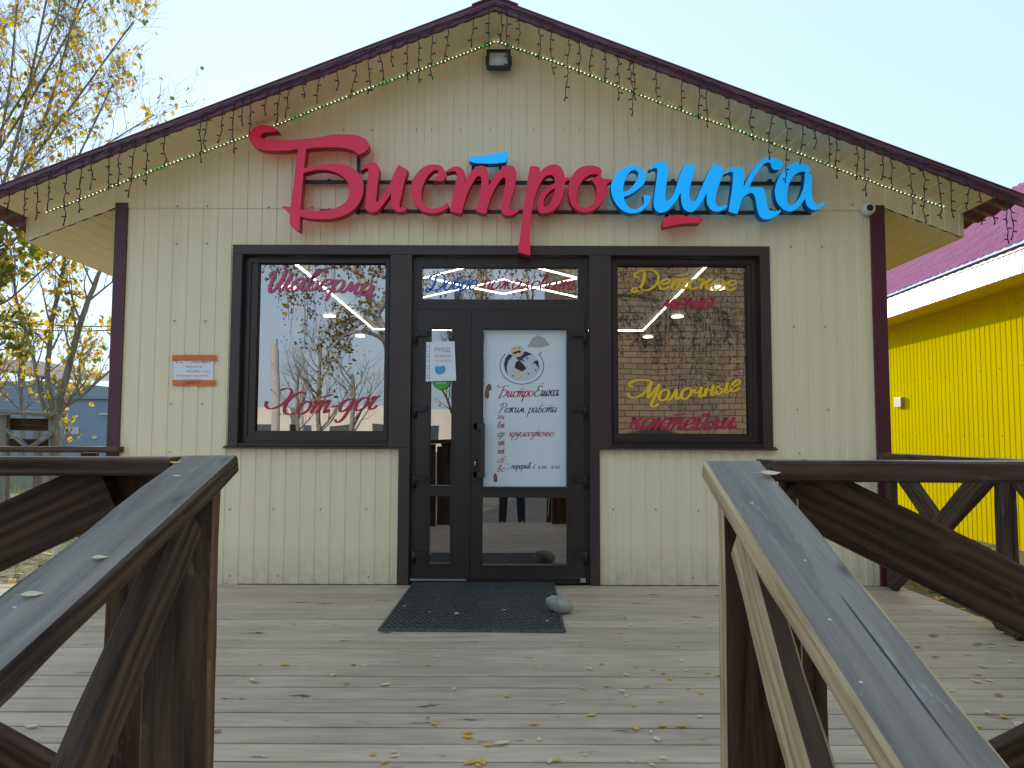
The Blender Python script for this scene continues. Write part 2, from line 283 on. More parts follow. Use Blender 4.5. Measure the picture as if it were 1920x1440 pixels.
def beam(name,p0,p1,wd,th,mat,parent,upv=(0,0,1),side=None,seed=0,wob=.0025,ch=.006,label=None,ends=None,bow=0):
    """board from p0 to p1 (centre line); wd across (horizontal-ish), th along upv. side: dict face->material idx"""
    p0=Vector(p0); p1=Vector(p1); X=(p1-p0).normalized(); Y=Vector(upv).cross(X).normalized(); Z=X.cross(Y).normalized()
    Ln=(p1-p0).length; n=max(2,int(Ln/.12)); rnd=random.Random(seed+int(Ln*1000))
    hw,ht=wd/2,th/2
    prof=[(-hw+ch,-ht),(hw-ch,-ht),(hw,-ht+ch),(hw,ht-ch),(hw-ch,ht),(-hw+ch,ht),(-hw,ht-ch),(-hw,-ht+ch)]
    ph=[rnd.uniform(0,6) for _ in range(8)]
    vs=[];fs=[];mi=[]
    for k in range(n+1):
        x=-Ln/2+Ln*k/n
        for i,(a,b) in enumerate(prof):
            g=wob*(math.sin(x*7+ph[i])*.6+math.sin(x*17+ph[i]*2)*.4)
            vs.append((x,a+(g if a>0 else -g),b+bow*math.sin(math.pi*k/n)+(g*.6 if b>0 else -g*.6)))
    nm={0:'bottom',1:'bottom',2:'right',3:'top',4:'top',5:'top',6:'left',7:'bottom'}
    nm={0:'bottom',1:'right',2:'right',3:'right',4:'top',5:'left',6:'left',7:'left'}
    mats=mat if isinstance(mat,list) else [mat]
    side=side or {}
    for k in range(n):
        for i in range(8):
            j=(i+1)%8; fs.append((k*8+i,k*8+j,(k+1)*8+j,(k+1)*8+i)); mi.append(side.get(nm[i],0))
    fs.append(tuple(range(7,-1,-1))); fs.append(tuple(n*8+i for i in range(8))); mi+=[side.get('end',0)]*2
    me=bpy.data.meshes.new(name); me.from_pydata(vs,[],fs)
    for q in mats: me.materials.append(MATS[q])
    me.polygons.foreach_set('material_index',mi); me.update()
    o=bpy.data.objects.new(name,me); link(o,parent,(p0+p1)/2)
    o.rotation_euler=Matrix((X,Y,Z)).transposed().to_euler()
    if label: o['label']=label
    return o
def lathe(name,mat,parent,axis_o,prof,n=16,axis='z',label=None):
    mb=MB(); mb.smooth=True; rings=[]
    for (r,h) in prof:
        rg=[]
        for k in range(n):
            a=2*math.pi*k/n; c,s=math.cos(a)*r,math.sin(a)*r
            v=(c,s,h) if axis=='z' else ((c,h,s) if axis=='y' else (h,c,s))
            rg.append(Vector(v)+Vector(axis_o))
        rings.append(rg)
    mb.ring(rings); return mb.build(name,mat,parent,label)
def catmull(pts,closed=False,step=6):
    "pts: (x,y[,'c'])"
    out=[]; n=len(pts); P=[Vector((p[0],p[1])) for p in pts]; cr=[len(p)>2 for p in pts]
    rng=range(n) if closed else range(n-1)
    for i in rng:
        p1,p2=P[i],P[(i+1)%n]
        p0=P[i-1] if (closed or i>0) else p1; p3=P[(i+2)%n] if (closed or i+2<n) else p2
        if cr[i]: p0=p1
        if cr[(i+1)%n]: p3=p2
        for k in range(step):
            t=k/step
            out.append(.5*((2*p1)+(p2-p0)*t+(2*p0-5*p1+4*p2-p3)*t*t+(3*p1-p0-3*p2+p3)*t**3))
    if not closed: out.append(P[-1])
    return out
def parse(s):
    r=[]
    for t in s.split():
        c=t.endswith('c'); a,b=t.rstrip('c').split(','); r.append((float(a),float(b),'c') if c else (float(a),float(b)))
    return r
def curvemesh(loops,depth,bev,name):
    "loops: list of lists of (x,z) world; returns mesh in XZ plane, extruded in y, front towards -y"
    cu=bpy.data.curves.new(name,'CURVE'); cu.dimensions='2D'; cu.fill_mode='BOTH'; cu.extrude=depth/2; cu.bevel_depth=bev; cu.bevel_resolution=1; cu.offset=-bev
    for lp in loops:
        sp=cu.splines.new('POLY'); sp.points.add(len(lp)-1)
        for i,p in enumerate(lp): sp.points[i].co=(p[0],p[1],0,1)
        sp.use_cyclic_u=True
    ob=bpy.data.objects.new('tmp',cu); C.objects.link(ob)
    dg=bpy.context.evaluated_depsgraph_get(); me=bpy.data.meshes.new_from_object(ob.evaluated_get(dg)); me.name=name
    bpy.data.objects.remove(ob); bpy.data.curves.remove(cu)
    me.transform(Matrix(((1,0,0,0),(0,0,-1,0),(0,1,0,0),(0,0,0,1))))
    return me
def textmesh(txt,size,name,bold=0):
    cu=bpy.data.curves.new(name,'FONT'); cu.body=txt; cu.size=size; cu.align_x='CENTER'; cu.align_y='CENTER'; cu.offset=bold
    ob=bpy.data.objects.new('tmp',cu); C.objects.link(ob)
    dg=bpy.context.evaluated_depsgraph_get(); me=bpy.data.meshes.new_from_object(ob.evaluated_get(dg)); me.name=name
    bpy.data.objects.remove(ob); bpy.data.curves.remove(cu)
    me.transform(Matrix(((1,0,0,0),(0,0,-1,0),(0,1,0,0),(0,0,0,1))))
    return me
def text(txt,c,width,height,mat,parent,name='lettering',y=0,bold=0,label=None):
    me=textmesh(txt,1,name,bold)
    xs=[v.co.x for v in me.vertices]; zs=[v.co.z for v in me.vertices]
    if not xs: return
    sx=width/(max(xs)-min(xs)); sz=height/(max(zs)-min(zs)); cx=(max(xs)+min(xs))/2; cz=(max(zs)+min(zs))/2
    for v in me.vertices: v.co=((v.co.x-cx)*sx,0,(v.co.z-cz)*sz)
    me.materials.append(MATS[mat]); o=bpy.data.objects.new(name,me); link(o,parent,(c[0],y,c[1]))
    if label: o['label']=label
    return o
# ------------------------------------------------------------------ brush-script alphabet (x-height 1)
def S(*s): return [[tuple(map(float,t.split(','))) for t in q.split()] for q in s]
O_='.5,1 .22,.92 .06,.5 .16,.08 .4,0 .62,.3 .64,.75 .5,1'
I_='0,.8 .1,1 .17,.75 .13,.22 .24,0 .42,.2 .58,.65 .62,1'; T_=' .62,1 .6,.3 .68,.02 .8,.06 .92,.28'
GL={
'а':(S('.56,.85 .38,1 .14,.82 .05,.4 .16,.03 .34,.05 .52,.4 .62,.98','.62,1 .6,.35 .68,.03 .8,.06 .92,.3'),.9),
'о':(S(O_),.75),'б':(S('.12,.55 .25,.85 .5,.8 .6,.4 .4,0 .14,.1 .08,.6 .2,1.2 .5,1.5 .85,1.55'),.75),
'в':(S('.08,.9 .3,1.35 .36,1.75 .2,1.65 .1,1.0 .08,.25 .22,0 .5,.12 .56,.55 .4,.8 .15,.65'),.7),
'г':(S('0,.8 .12,1 .28,.95 .42,1.02','.26,.98 .1,.45 .16,.05 .34,.02 .5,.25'),.55),
'д':(S('.56,.88 .36,1 .12,.8 .05,.4 .16,.03 .36,.08 .54,.45 .62,1','.62,1 .58,.1 .45,-.65 .22,-.85 .05,-.6'),.8),
'е':(S('.08,.42 .4,.52 .58,.78 .42,1 .2,.85 .07,.45 .18,.05 .4,0 .64,.26'),.68),
'ж':(S('.02,.85 .14,1 .28,.85 .2,.3 .02,.02','.46,1.05 .44,.5 .46,-.02','.92,.95 .78,1 .64,.8 .46,.5','.3,.5 .62,.5 .74,.1 .9,.05'),1.0),
'и':(S(I_,T_.strip()),.9),'й':(S(I_,T_.strip(),'.22,1.42 .36,1.25 .56,1.45'),.9),
'к':(S('.0,.8 .1,1 .16,.8 .1,0','.66,.9 .54,1 .38,.7 .16,.45','.16,.45 .38,.5 .46,.15 .56,0 .7,.2'),.72),
'л':(S('-.1,.12 .0,.0 .16,.25 .34,1','.34,1 .42,.2 .52,0 .66,.22'),.66),
'м':(S('-.12,.12 .0,0 .14,.3 .26,1','.26,1 .36,.12','.36,.12 .64,1','.64,1 .66,.2 .76,0 .9,.2'),.9),
'н':(S('.0,.85 .1,1 .1,.5 .08,0','.08,.5 .52,.55','.54,1 .52,.15 .62,0 .74,.2'),.76),
'п':(S('.0,.85 .1,1 .12,.5 .08,0','.1,.4 .3,.95 .48,.9 .5,.4 .54,.05 .68,.12'),.7),
'р':(S('.1,1 .1,.2 .02,-.85','.1,.4 .3,.95 .52,.95 .62,.55 .5,.1 .3,0 .12,.2'),.75),
'с':(S('.62,.78 .52,1 .26,.9 .08,.5 .16,.08 .38,0 .62,.24'),.66),
'т':(S('.0,.85 .1,1 .16,.8 .1,0','.12,.35 .32,.92 .46,.95 .47,.5 .42,0','.44,.35 .64,.92 .8,.95 .79,.45 .82,.04 .94,.06 1.02,.25','.2,1.3 .5,1.34 .85,1.46'),1.02),
'у':(S('.0,.85 .1,1 .1,.5 .2,.15 .42,.4 .52,1','.52,1 .48,.1 .34,-.6 .1,-.75 .0,-.5'),.68),
'ч':(S('.02,.9 .1,1 .08,.65 .22,.45 .5,.62','.52,1 .5,.15 .6,0 .72,.2'),.74),
'ш':(S('0,.8 .1,1 .16,.7 .12,.2 .22,0 .38,.25 .5,1','.5,1 .47,.2 .58,0 .74,.25 .86,1','.86,1 .83,.2 .93,0 1.08,.25'),1.08),
'ы':(S('.02,.9 .1,1 .08,.2 .26,0 .42,.25 .3,.5 .08,.42','.66,1 .64,.15 .74,0 .86,.2'),.88),
'ь':(S('.02,.9 .1,1 .08,.2 .26,0 .44,.25 .3,.5 .08,.42'),.52),
'ю':(S('.0,.85 .1,1 .1,.5 .08,0','.08,.5 .34,.52','.7,1 .44,.9 .32,.5 .42,.06 .62,0 .84,.3 .86,.75 .7,1'),.98),
'-':(S('.05,.45 .45,.52'),.5),
' ':([],.45),
'Ш':(S('-.15,1.35 0,1.7 .14,1.5 .16,.6 .3,.02 .5,.15 .66,.9 .74,1.85','.74,1.85 .72,.6 .84,.1 1.0,.3 1.16,1.5','1.16,1.5 1.14,.4 1.26,.08 1.42,.3'),1.42),
'Х':(S('-.1,1.15 -.05,.75 .3,.5 .75,.8 1.0,1.45 .95,2.0 .6,2.15 .35,2.0','1.75,1.65 1.5,1.8 1.15,1.45 .98,.85 1.1,.2 1.4,0 1.7,.12'),1.7),
'Д':(S('.42,1.85 .5,1.0 .4,.2 .12,-.15 -.05,.05 .12,.25 .5,.05 .95,.0 1.3,.5 1.3,1.3 .9,1.9 .3,1.95 -.1,1.65 -.02,1.35 .2,1.3'),1.45),
'М':(S('1.15,1.9 .5,2.0 0,1.85 -.15,1.5 .1,1.3','-.1,.7 .0,.35 .5,.3 .95,.9 1.2,1.9','1.2,1.9 1.15,1.0 1.2,.2','1.2,.2 1.45,.8 1.75,1.6','1.75,1.6 1.6,.4 1.5,-.4 1.7,-.6 1.95,-.35'),1.8),
'Р':(S('.38,1.85 .32,1 .12,-.15','-.15,1.3 .05,1.8 .6,2.0 1.0,1.65 .85,1.15 .35,.95'),.95),
'Ё':(S('.95,1.55 .65,1.8 .32,1.5 .45,1.08 .72,1.0','.72,1.0 .25,.92 .05,.45 .3,0 .7,.05 1.0,.4','.45,2.2 .55,2.1','.8,2.25 .9,2.15'),1.0),
'Б':(S('-.55,2.15 -.65,1.85 -.3,1.7 .2,1.8 .7,1.98 1.15,1.8','.4,1.85 .3,1 .15,-.3','.28,1.1 .65,1.25 1.05,.9 .95,.3 .5,.0 .0,.05'),1.2)}
def script(word,A,B,xh,y,mat,parent,th=.2,bow=0,slant=.28,label=None,name='lettering'):
    "word on a baseline from photograph pixel A to B on plane y"
    A=W(A[0],A[1],y); B=W(B[0],B[1],y); T=sum(GL[c][1] for c in word); Lw=(B-A).length
    sx=Lw/T; mb=MB(); pos=0; k=0; sl=(B.z-A.z)/(B.x-A.x)
    for ch in word:
        strokes,adv=GL[ch]
        for st in strokes:
            pts=catmull([(p[0]+slant*p[1],p[1]) for p in st],False,6)
            P=[]
            for p in pts:
                x=(pos+p.x)*sx; t=x/Lw
                P.append(Vector((A.x+x,0,A.z+sl*x+p.y*xh+bow*4*t*(1-t))))
            lf=[];rg=[];n=len(P)
            for i,p in enumerate(P):
                d=(P[min(i+1,n-1)]-P[max(i-1,0)]); 
                if d.length<1e-8: d=Vector((0,0,1))
                d.normalize(); dn=max(0,-d.z)
                wv=th*xh*(.45+.75*max(abs(d.z)*.75,dn))*(.75 if i in(0,n-1) else 1)/2
                nrm=Vector((-d.z,0,d.x)); yy=y-.00025*(k%6+1)
                lf.append(p+nrm*wv+Vector((0,yy,0))); rg.append(p-nrm*wv+Vector((0,yy,0)))
            k+=1
            mb.add(lf+rg,[(i,i+1,n+i+1,n+i) for i in range(n-1)])
        pos+=adv
    return mb.build(name,mat,parent,label)
# ------------------------------------------------------------------ setting: ground, deck
CX=-.13                                    # axis of the cafe front
mb=MB(); mb.poly([(-600,-600,-.32),(600,-600,-.32),(600,600,-.32),(-600,600,-.32)]); tag(mb.build('ground','soil'),kind='structure')
mb=MB(); mb.poly([(-60,-90,-.316),(60,-90,-.316),(60,-5.2,-.316),(-60,-5.2,-.316)]); tag(mb.build('road','bounce_road'),kind='structure')
DX0,DX1=-7.0,2.95
mb=MB(); y=.0; rnd=random.Random(3)
edges=[0]
while edges[-1]>-4.02: edges.append(edges[-1]-.158)
for a,b_ in zip(edges[:-1],edges[1:]):
    zz=rnd.uniform(-.0015,.0015); cuts=[DX0,DX0+rnd.uniform(1.5,3.5),rnd.uniform(.3,2.2) if rnd.random()<.25 else 99,DX1]; cuts=sorted(c for c in cuts if c<=DX1)
    gp=rnd.uniform(.003,.0085)
    for u,v in zip(cuts[:-1],cuts[1:]):
        y1,y0=a-gp,b_+gp; c=.003; x0,x1=u+.0015,v-.0015
        rings=[]; n=int((x1-x0)/.35)+1; ph=rnd.uniform(0,9)
        for k in range(n+1):
            x=x0+(x1-x0)*k/n; g=.0012*math.sin(x*5+ph)
            rings.append([(x,y0+g,-.04+zz),(x,y1+g,-.04+zz),(x,y1+g,-c+zz),(x,y1-c+g,zz),(x,y0+c+g,zz),(x,y0+g,-c+zz)])
        mb.ring([[Vector(p) for p in r] for r in rings])
deck=mb.build('deck','deck_paint',keep=True); tag(deck,kind='structure')
mb=MB(); mb.box(DX0+.02,DX1-.02,-4.0,-.005,-.315,-.042); tag(mb.build('deck_base','brace_wood',keep=True),kind='structure')
mb=MB()                                     # entry ramp falling towards the camera
mb.add([(-.72,-4.06,-.01),(.5,-4.06,-.01),(.5,-5.2,-.30),(-.72,-5.2,-.30),(-.72,-4.06,-.31),(.5,-4.06,-.31)],[(0,3,2,1),(4,5,1,0)])
tag(mb.build('ramp','deck_paint',keep=True),kind='structure')
# ------------------------------------------------------------------ cafe building
XL,XR=-3.085,2.9
cafe=empty('cafe_building',(CX,0,0),'small cream clad cafe with gable roof, brown glazed door and two wide windows','building')
PK=4.255; HW=3.64
def SLP(x): return .397 if x<CX else .381
def zs(x): return PK-SLP(x)*abs(x-CX)
PER=.1145
def profile_x(x0,x1,per=PER,off=0):
    xs=[(x0,None),(x1,None)]; k=math.floor((x0-off)/per)-1; out=[]
    fr=[(0,0),(.40,0),(.47,1),(.55,1),(.86,1),(.93,0)]
    while k*per+off<x1+per:
        for f,h in ((0,0),(.45,0),(.49,1),(.94,1),(.97,0)): out.append((k*per+off+f*per,h))
        k+=1
    def hgt(x):
        for (a,ha),(b,hb) in zip(out[:-1],out[1:]):
            if a<=x<=b: return ha+(hb-ha)*(x-a)/(b-a)
        return 0
    r=[(x0,hgt(x0))]+[p for p in out if x0<p[0]<x1]+[(x1,hgt(x1))]
    return r
def clad(mb,x0,x1,zb,zt,y=0,dep=.0065,per=PER,off=0,splits=()):
    "ribbed sheet facing -y between zb(x) and zt(x)"
    xs=profile_x(x0,x1,per,off)
    for s in splits:
        if x0<s<x1 and all(abs(s-a)>1e-4 for a,_ in xs):
            for (a,ha),(b,hb) in zip(xs[:-1],xs[1:]):
                if a<s<b: xs.append((s,ha+(hb-ha)*(s-a)/(b-a))); break
            xs.sort()
    vs=[];fs=[]
    for i,(x,h) in enumerate(xs):
        vs+= [(x,y-h*dep,zb(x)),(x,y-h*dep,zt(x))]
    for i in range(len(xs)-1): fs.append((2*i,2*i+2,2*i+3,2*i+1))
    mb.add(vs,fs)
OX0,OX1=-2.165,2.0; OT=2.600; SB=1.035; DXa,DXb=-.86,.675
SEAM=2.912
mb=MB()
k_=lambda v:(lambda x:v)
clad(mb,XL+.01,OX0+.02,k_(0.004),k_(SEAM))
clad(mb,OX1-.02,XR-.01,k_(0.004),k_(SEAM))
clad(mb,OX0+.02,OX1-.02,k_(OT-.02),k_(SEAM))
clad(mb,OX0+.02,DXa+.02,k_(.004),k_(SB))
clad(mb,DXb-.02,OX1-.02,k_(.004),k_(SB))
# upper sheets lap over the lower ones
clad(mb,CX-HW,XL+.01,lambda x:zs(x)-.185,lambda x:zs(x),y=-.006)
clad(mb,XR-.01,CX+HW,lambda x:zs(x)-.185,lambda x:zs(x),y=-.006)
clad(mb,XL+.01,XR-.01,lambda x:min(SEAM-.02,zs(x)-.185),lambda x:zs(x),y=-.006,splits=(CX,))
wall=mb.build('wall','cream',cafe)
# screws on the cladding
def screw(px,py):
    p=W(px,py,-.016)
    mb=MB(); mb.smooth=True
    mb.ring([[p+Vector((.007*math.cos(a),0.008,.007*math.sin(a))) for a in [k*math.pi/3 for k in range(6)]],[p+Vector((.004*math.cos(a),0,.004*math.sin(a))) for a in [k*math.pi/3 for k in range(6)]]])
    mb.build('screw','beige_box',cafe)
for (a,b_) in [(644,242),(697,243),(781,242),(809,242),(864,242),(919,242),(1001,242),(1058,242),(1086,242),(1199,242),
  (332,386),(388,386),(503,388),(530,388),(585,388),(1007,388),(1143,385),(1265,388),(1599,383),(330,456),(387,456),(1484,462),(1542,462),
  (326,601),(384,602),(1490,612),(1548,612),(320,757),(378,757),(1496,768),(1554,768),(317,847),(1500,850),
  (430,955),(512,955),(600,955),(686,955),(1150,955),(1230,955),(1310,958),(430,1080),(520,1080),(690,1082),(1160,1084),(1300,1084)]: screw(a,b_)
# side and back walls, room shell
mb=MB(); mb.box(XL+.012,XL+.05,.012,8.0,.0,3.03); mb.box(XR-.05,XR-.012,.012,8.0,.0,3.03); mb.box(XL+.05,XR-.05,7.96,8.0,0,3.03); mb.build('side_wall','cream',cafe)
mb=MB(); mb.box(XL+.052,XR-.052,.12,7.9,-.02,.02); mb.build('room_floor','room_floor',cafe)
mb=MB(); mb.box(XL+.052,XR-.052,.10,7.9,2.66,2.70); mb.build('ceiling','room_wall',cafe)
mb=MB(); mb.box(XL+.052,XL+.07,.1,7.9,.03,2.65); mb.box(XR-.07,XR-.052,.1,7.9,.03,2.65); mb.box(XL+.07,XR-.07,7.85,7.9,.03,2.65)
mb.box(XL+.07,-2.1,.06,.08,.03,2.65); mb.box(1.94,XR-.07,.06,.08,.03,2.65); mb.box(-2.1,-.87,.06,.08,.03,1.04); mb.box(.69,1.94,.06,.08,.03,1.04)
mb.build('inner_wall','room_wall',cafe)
# corner trims
def trim(x0,x1):
    mb=MB(); mb.box(x0,x1,-.022,.05,.0,2.93); o=mb.build('corner_trim','maroon',cafe); bevel(o,.003)
trim(XL-.004,XL+.092); trim(XR-.105,XR+.004)
# soffits: front overhang (ribs run front to back) and side eaves
YF=-.446
def ribslope(mb,y0,y1,x0,x1,zf,dep=.006,per=.10):
    "sloped sheet, ribs running along y, facing down"
    xs=profile_x(min(x0,x1),max(x0,x1),per)
    vs=[];fs=[]
    for x,h in xs: vs+=[(x,y0,zf(x)-h*dep),(x,y1,zf(x)-h*dep)]
    for i in range(len(xs)-1): fs.append((2*i,2*i+1,2*i+3,2*i+2))
    mb.add(vs,fs)
mb=MB(); ribslope(mb,YF+.02,-.004,CX-HW,CX,lambda x:zs(x)); ribslope(mb,YF+.02,-.004,CX,CX+HW,lambda x:zs(x)); mb.build('front_soffit','cream',cafe)
for xa,xb in ((CX-HW,XL),(XR,CX+HW)):
    mb=MB(); ribslope(mb,.0,8.3,xa,xb,lambda x:zs(x)-.185); mb.build('eave_soffit','cream',cafe)
# gable fascia
mb=MB()
for sgn in (-1,1):
    xa,xb=CX,CX+sgn*3.87
    for (y0,y1,dz0,dz1) in ((YF-.012,YF+.014,-.004,.082),):
        P=lambda x,y,dz:(x,y,zs(x)+dz)
        v=[P(xa,y0,dz0),P(xb,y0,dz0),P(xb,y0,dz1),P(xa,y0,dz1),P(xa,y1,dz0),P(xb,y1,dz0),P(xb,y1,dz1),P(xa,y1,dz1)]
        f=[(0,1,2,3),(4,7,6,5),(0,4,5,1),(3,2,6,7),(1,5,6,2)]
        if sgn<0: f=[tuple(reversed(q)) for q in f]
        mb.add(v,f)
    # small returned lip at the bottom and top roll
    mb.tube([P(xa,YF-.012,.082),P(xb,YF-.012,.082)],.006,6)
mb.build('gable_fascia','maroon_roof',cafe)
# roof sheets, tile profile with wavy edge
mb=MB()
def tilesheet(mb,xa,za,xb,zb,y0,y1,ny,nx,amp=.012,flip=False,dirv=None,step=.35,sh=.012):
    vs=[];fs=[]
    L_=math.hypot(xb-xa,zb-za)
    for i in range(nx+1):
        t=i/nx; s=t*L_
        for j in range(ny+1):
            y=y0+(y1-y0)*j/ny
            d=amp*math.sin(2*math.pi*y/.183)+sh*((-s/step)%1.0)
            nxv,nz=-(zb-za)/L_,(xb-xa)/L_
            if nz<0: nxv,nz=-nxv,-nz
            vs.append((xa+(xb-xa)*t+nxv*d,y,za+(zb-za)*t+nz*d))
    for i in range(nx):
        for j in range(ny):
            a=i*(ny+1)+j; q=(a,a+1,a+ny+2,a+ny+1); fs.append(q)
    mb.add(vs,fs)
mb.smooth=True
for sgn in (-1,1): tilesheet(mb,CX,PK+.066,CX+sgn*3.87,zs(CX+sgn*3.87)+.066,YF+.02,8.35,200,46)
mb.smooth=False
roof=mb.build('roof','maroon_roof',cafe)
mb=MB()
for sgn in (-1,1):
    v=[];xa,xb=CX,CX+sgn*.16
    mb.box(min(xa,xb),max(xa,xb),YF-.03,YF-.028,0,0)
mb=MB(); rr=[]
for y in (YF-.028,8.36):
    rr.append([Vector((CX+dx,y,zs(CX+dx)+.084+dz)) for dx,dz in ((-.17,0),(-.17,.012),(-.05,.014),(0,.016),(.05,.014),(.17,.012),(.17,0),(0,.004))])
mb.ring(rr); mb.build('ridge_cap','maroon_roof',cafe)
for sgn in (-1,1):                          # eave boards along the sides
    mb=MB(); x=CX+sgn*(HW+.008); mb.box(x-.006,x+.006,-.008,8.3,zs(x)-.1855,zs(x)-.0); mb.build('eave_board','cream',cafe)
# ------------------------------------------------------------------ casings
YC=-.028
def part(name,mat,par,*b,bev=.003,label=None): return boxo(name,mat,par,*b,bev=bev,label=label)
part('casing','brown_metal',cafe,OX0,OX1,YC,.05,OT-.075,OT)                 # head
part('casing','brown_metal',cafe,OX0,OX0+.075,YC,.05,SB,OT-.076)
part('casing','brown_metal',cafe,OX1-.075,OX1,YC,.05,SB,OT-.076)
part('casing','brown_metal',cafe,-.935,-.772,YC,.05,SB,OT-.076)
part('casing','brown_metal',cafe,.60,.765,YC,.05,SB,OT-.076)
part('casing','brown_metal',cafe,DXa,-.772,YC,.05,.0,SB-.001)
part('casing','brown_metal',cafe,.60,DXb,YC,.05,.0,SB-.001)
# ------------------------------------------------------------------ windows
def frame_rect(mb,x0,x1,z0,z1,w,y0,y1):
    mb.box(x0,x1,y0,y1,z1-w,z1); mb.box(x0,x1,y0,y1,z0,z0+w); mb.box(x0,x0+w,y0,y1,z0+w,z1-w); mb.box(x1-w,x1,y0,y1,z0+w,z1-w)
def window(x0,x1,z0,z1,gx0,gx1,gz0,gz1,label):
    wi=empty_part('window',((x0+x1)/2,.0,z0),cafe,label)
    mb=MB(); 
    mb.box(x0,x1,.045,.10,gz1,z1); mb.box(x0,x1,.045,.10,z0,gz0); mb.box(x0,gx0,.045,.10,gz0,gz1); mb.box(gx1,x1,.045,.10,gz0,gz1)
    frame_rect(mb,x0+.02,x1-.02,z0+.02,z1-.02,.028,.034,.046)
    o=mb.build('frame','brown_pvc',wi)
    mb=MB(); frame_rect(mb,gx0-.001,gx1+.001,gz0-.001,gz1+.001,.006,.052,.06); mb.build('gasket','gasket',wi)
    mb=MB(); mb.poly([(gx0,.075,gz0),(gx1,.075,gz0),(gx1,.075,gz1),(gx0,.075,gz1)]); mb.build('pane','window_glass',wi)
    # jamb lining
    mb=MB(); mb.box(x0-.012,x0,-.02,.05,z0,z1); mb.box(x1,x1+.012,-.02,.05,z0,z1); mb.box(x0-.01,x1+.01,-.02,.05,z0-.02,z0-.002); mb.build('reveal','brown_pvc',wi)
    return wi
def empty_part(name,loc,par,label=None):
    o=bpy.data.objects.new(name,None); o.empty_display_size=.1; link(o,par,Vector(loc))
    if label: o['label']=label
    return o
wl=window(OX0+.078,-.938,SB+.03,OT-.078,-1.985,-.985,1.155,2.472,'window with pink brush lettering left of the door')
wr=window(.768,OX1-.078,SB+.03,OT-.078,.825,1.838,1.142,2.462,'window with yellow and red brush lettering right of the door')
def sill(par,x0,x1):
    mb=MB(); v=[(x0,-.05,SB-.012),(x1,-.05,SB-.012),(x1,-.05,SB-.002),(x0,-.05,SB-.002),(x0,.045,SB+.028),(x1,.045,SB+.028),(x0,.045,SB-.012),(x1,.045,SB-.012)]
    mb.add(v,[(0,1,2,3),(3,2,5,4),(0,6,7,1),(0,3,4,6),(1,7,5,2)]); mb.build('sill','brown_metal',par)
sill(wl,OX0-.025,-.865); sill(wr,.68,OX1+.025)
YV=.079
script('Шаверма',(496,549),(701,557),.094,YV-.012,'vinyl_pink',wl,.25,bow=.035,label='pink brush lettering at the top of the pane')
script('Хот-дог',(492,778),(706,766),.094,YV-.012,'vinyl_red',wl,.22,bow=-.01,label='red brush lettering at the foot of the pane')
script('Детское',(1186,545),(1379,545),.080,YV-.012,'vinyl_yellow',wr,.28,bow=.015,slant=.15,label='yellow brush lettering at the top of the pane')
script('меню',(1238,579),(1336,578),.080,YV-.012,'vinyl_red',wr,.25,label='small red brush word under the yellow one')
script('Молочные',(1178,750),(1386,731),.080,YV-.012,'vinyl_yellow',wr,.28,bow=-.03,slant=.15,label='yellow brush lettering low on the pane')
script('коктейли',(1178,803),(1378,803),.086,YV-.012,'vinyl_red',wr,.25,bow=-.01,label='red brush lettering at the foot of the pane')
# ------------------------------------------------------------------ door set
door=empty_part('door',(CX,0,0),cafe)
X0,X1=-.770,.598
TG=(-.700,.515,2.187,2.445)
mb=MB()
mb.box(X0,X1,.03,.10,TG[3],OT-.078); mb.box(X0,X1,.03,.10,2.105,TG[2]); mb.box(X0,TG[0],.03,.10,TG[2],TG[3]); mb.box(TG[1],X1,.03,.10,TG[2],TG[3])
mb.box(X0,X0+.035,.03,.10,.03,2.104); mb.box(X1-.035,X1,.03,.10,.03,2.104); mb.box(X0,X1,.03,.10,.002,.03)
mb.build('door_frame','brown_pvc',door)
mb=MB(); mb.poly([(TG[0],.075,TG[2]),(TG[1],.075,TG[2]),(TG[1],.075,TG[3]),(TG[0],.075,TG[3])]); mb.build('transom_pane','window_glass',door)
boxo('threshold','alu',door,X0+.005,-.34,.009,.03,.028,.042); boxo('stop','alu',door,X1-.07,X1-.03,.005,.03,.02,.05)
def leaf(x0,x1,panes,label):
    mb=MB(); z0,z1=.045,2.10; y0,y1=.012,.085
    gx0,gx1=panes[0][0],panes[0][1]
    mb.box(x0,gx0,y0,y1,z0,z1); mb.box(gx1,x1,y0,y1,z0,z1)
    zs_=[z0]+[v for p in sorted(panes,key=lambda p:p[2]) for v in (p[2],p[3])]+[z1]
    for i in range(0,len(zs_),2): mb.box(gx0,gx1,y0,y1,zs_[i],zs_[i+1])
    o=mb.build('door_leaf','brown_pvc',door,label)
    mb=MB()
    for p in panes: frame_rect(mb,p[0]-.012,p[1]+.012,p[2]-.012,p[3]+.012,.009,.006,.0125)
    mb.build('glazing_bead','brown_pvc',door)
    for p in panes:
        mb=MB(); mb.poly([(p[0],.05,p[2]),(p[1],.05,p[2]),(p[1],.05,p[3]),(p[0],.05,p[3])]); mb.build('pane','door_glass',door)
XS=-.336
leaf(X0+.037,XS-.004,[(-.625,-.462,.745,1.955),(-.635,-.468,.155,.665)],'narrow left leaf of the door')
leaf(XS+.004,X1-.037,[(-.218,.427,.735,1.952),(-.222,.432,.145,.655)],'wide right leaf of the door')
mb=MB(); mb.box(XS-.012,XS+.020,-.002,.0115,.05,2.09); mb.build('meeting_strip','brown_pvc',door)
def hinge(x,z,s):
    mb=MB(); mb.smooth=True
    mb.tube([(x,-.005,z-.045),(x,-.005,z+.055)],.013,10); mb.smooth=False
    mb.box(x,x+s*.095,-.016,.013,z+.01,z+.048); mb.box(x-.012,x+.012,-.01,.03,z-.05,z-.0)
    o=mb.build('hinge','black_plastic',door)
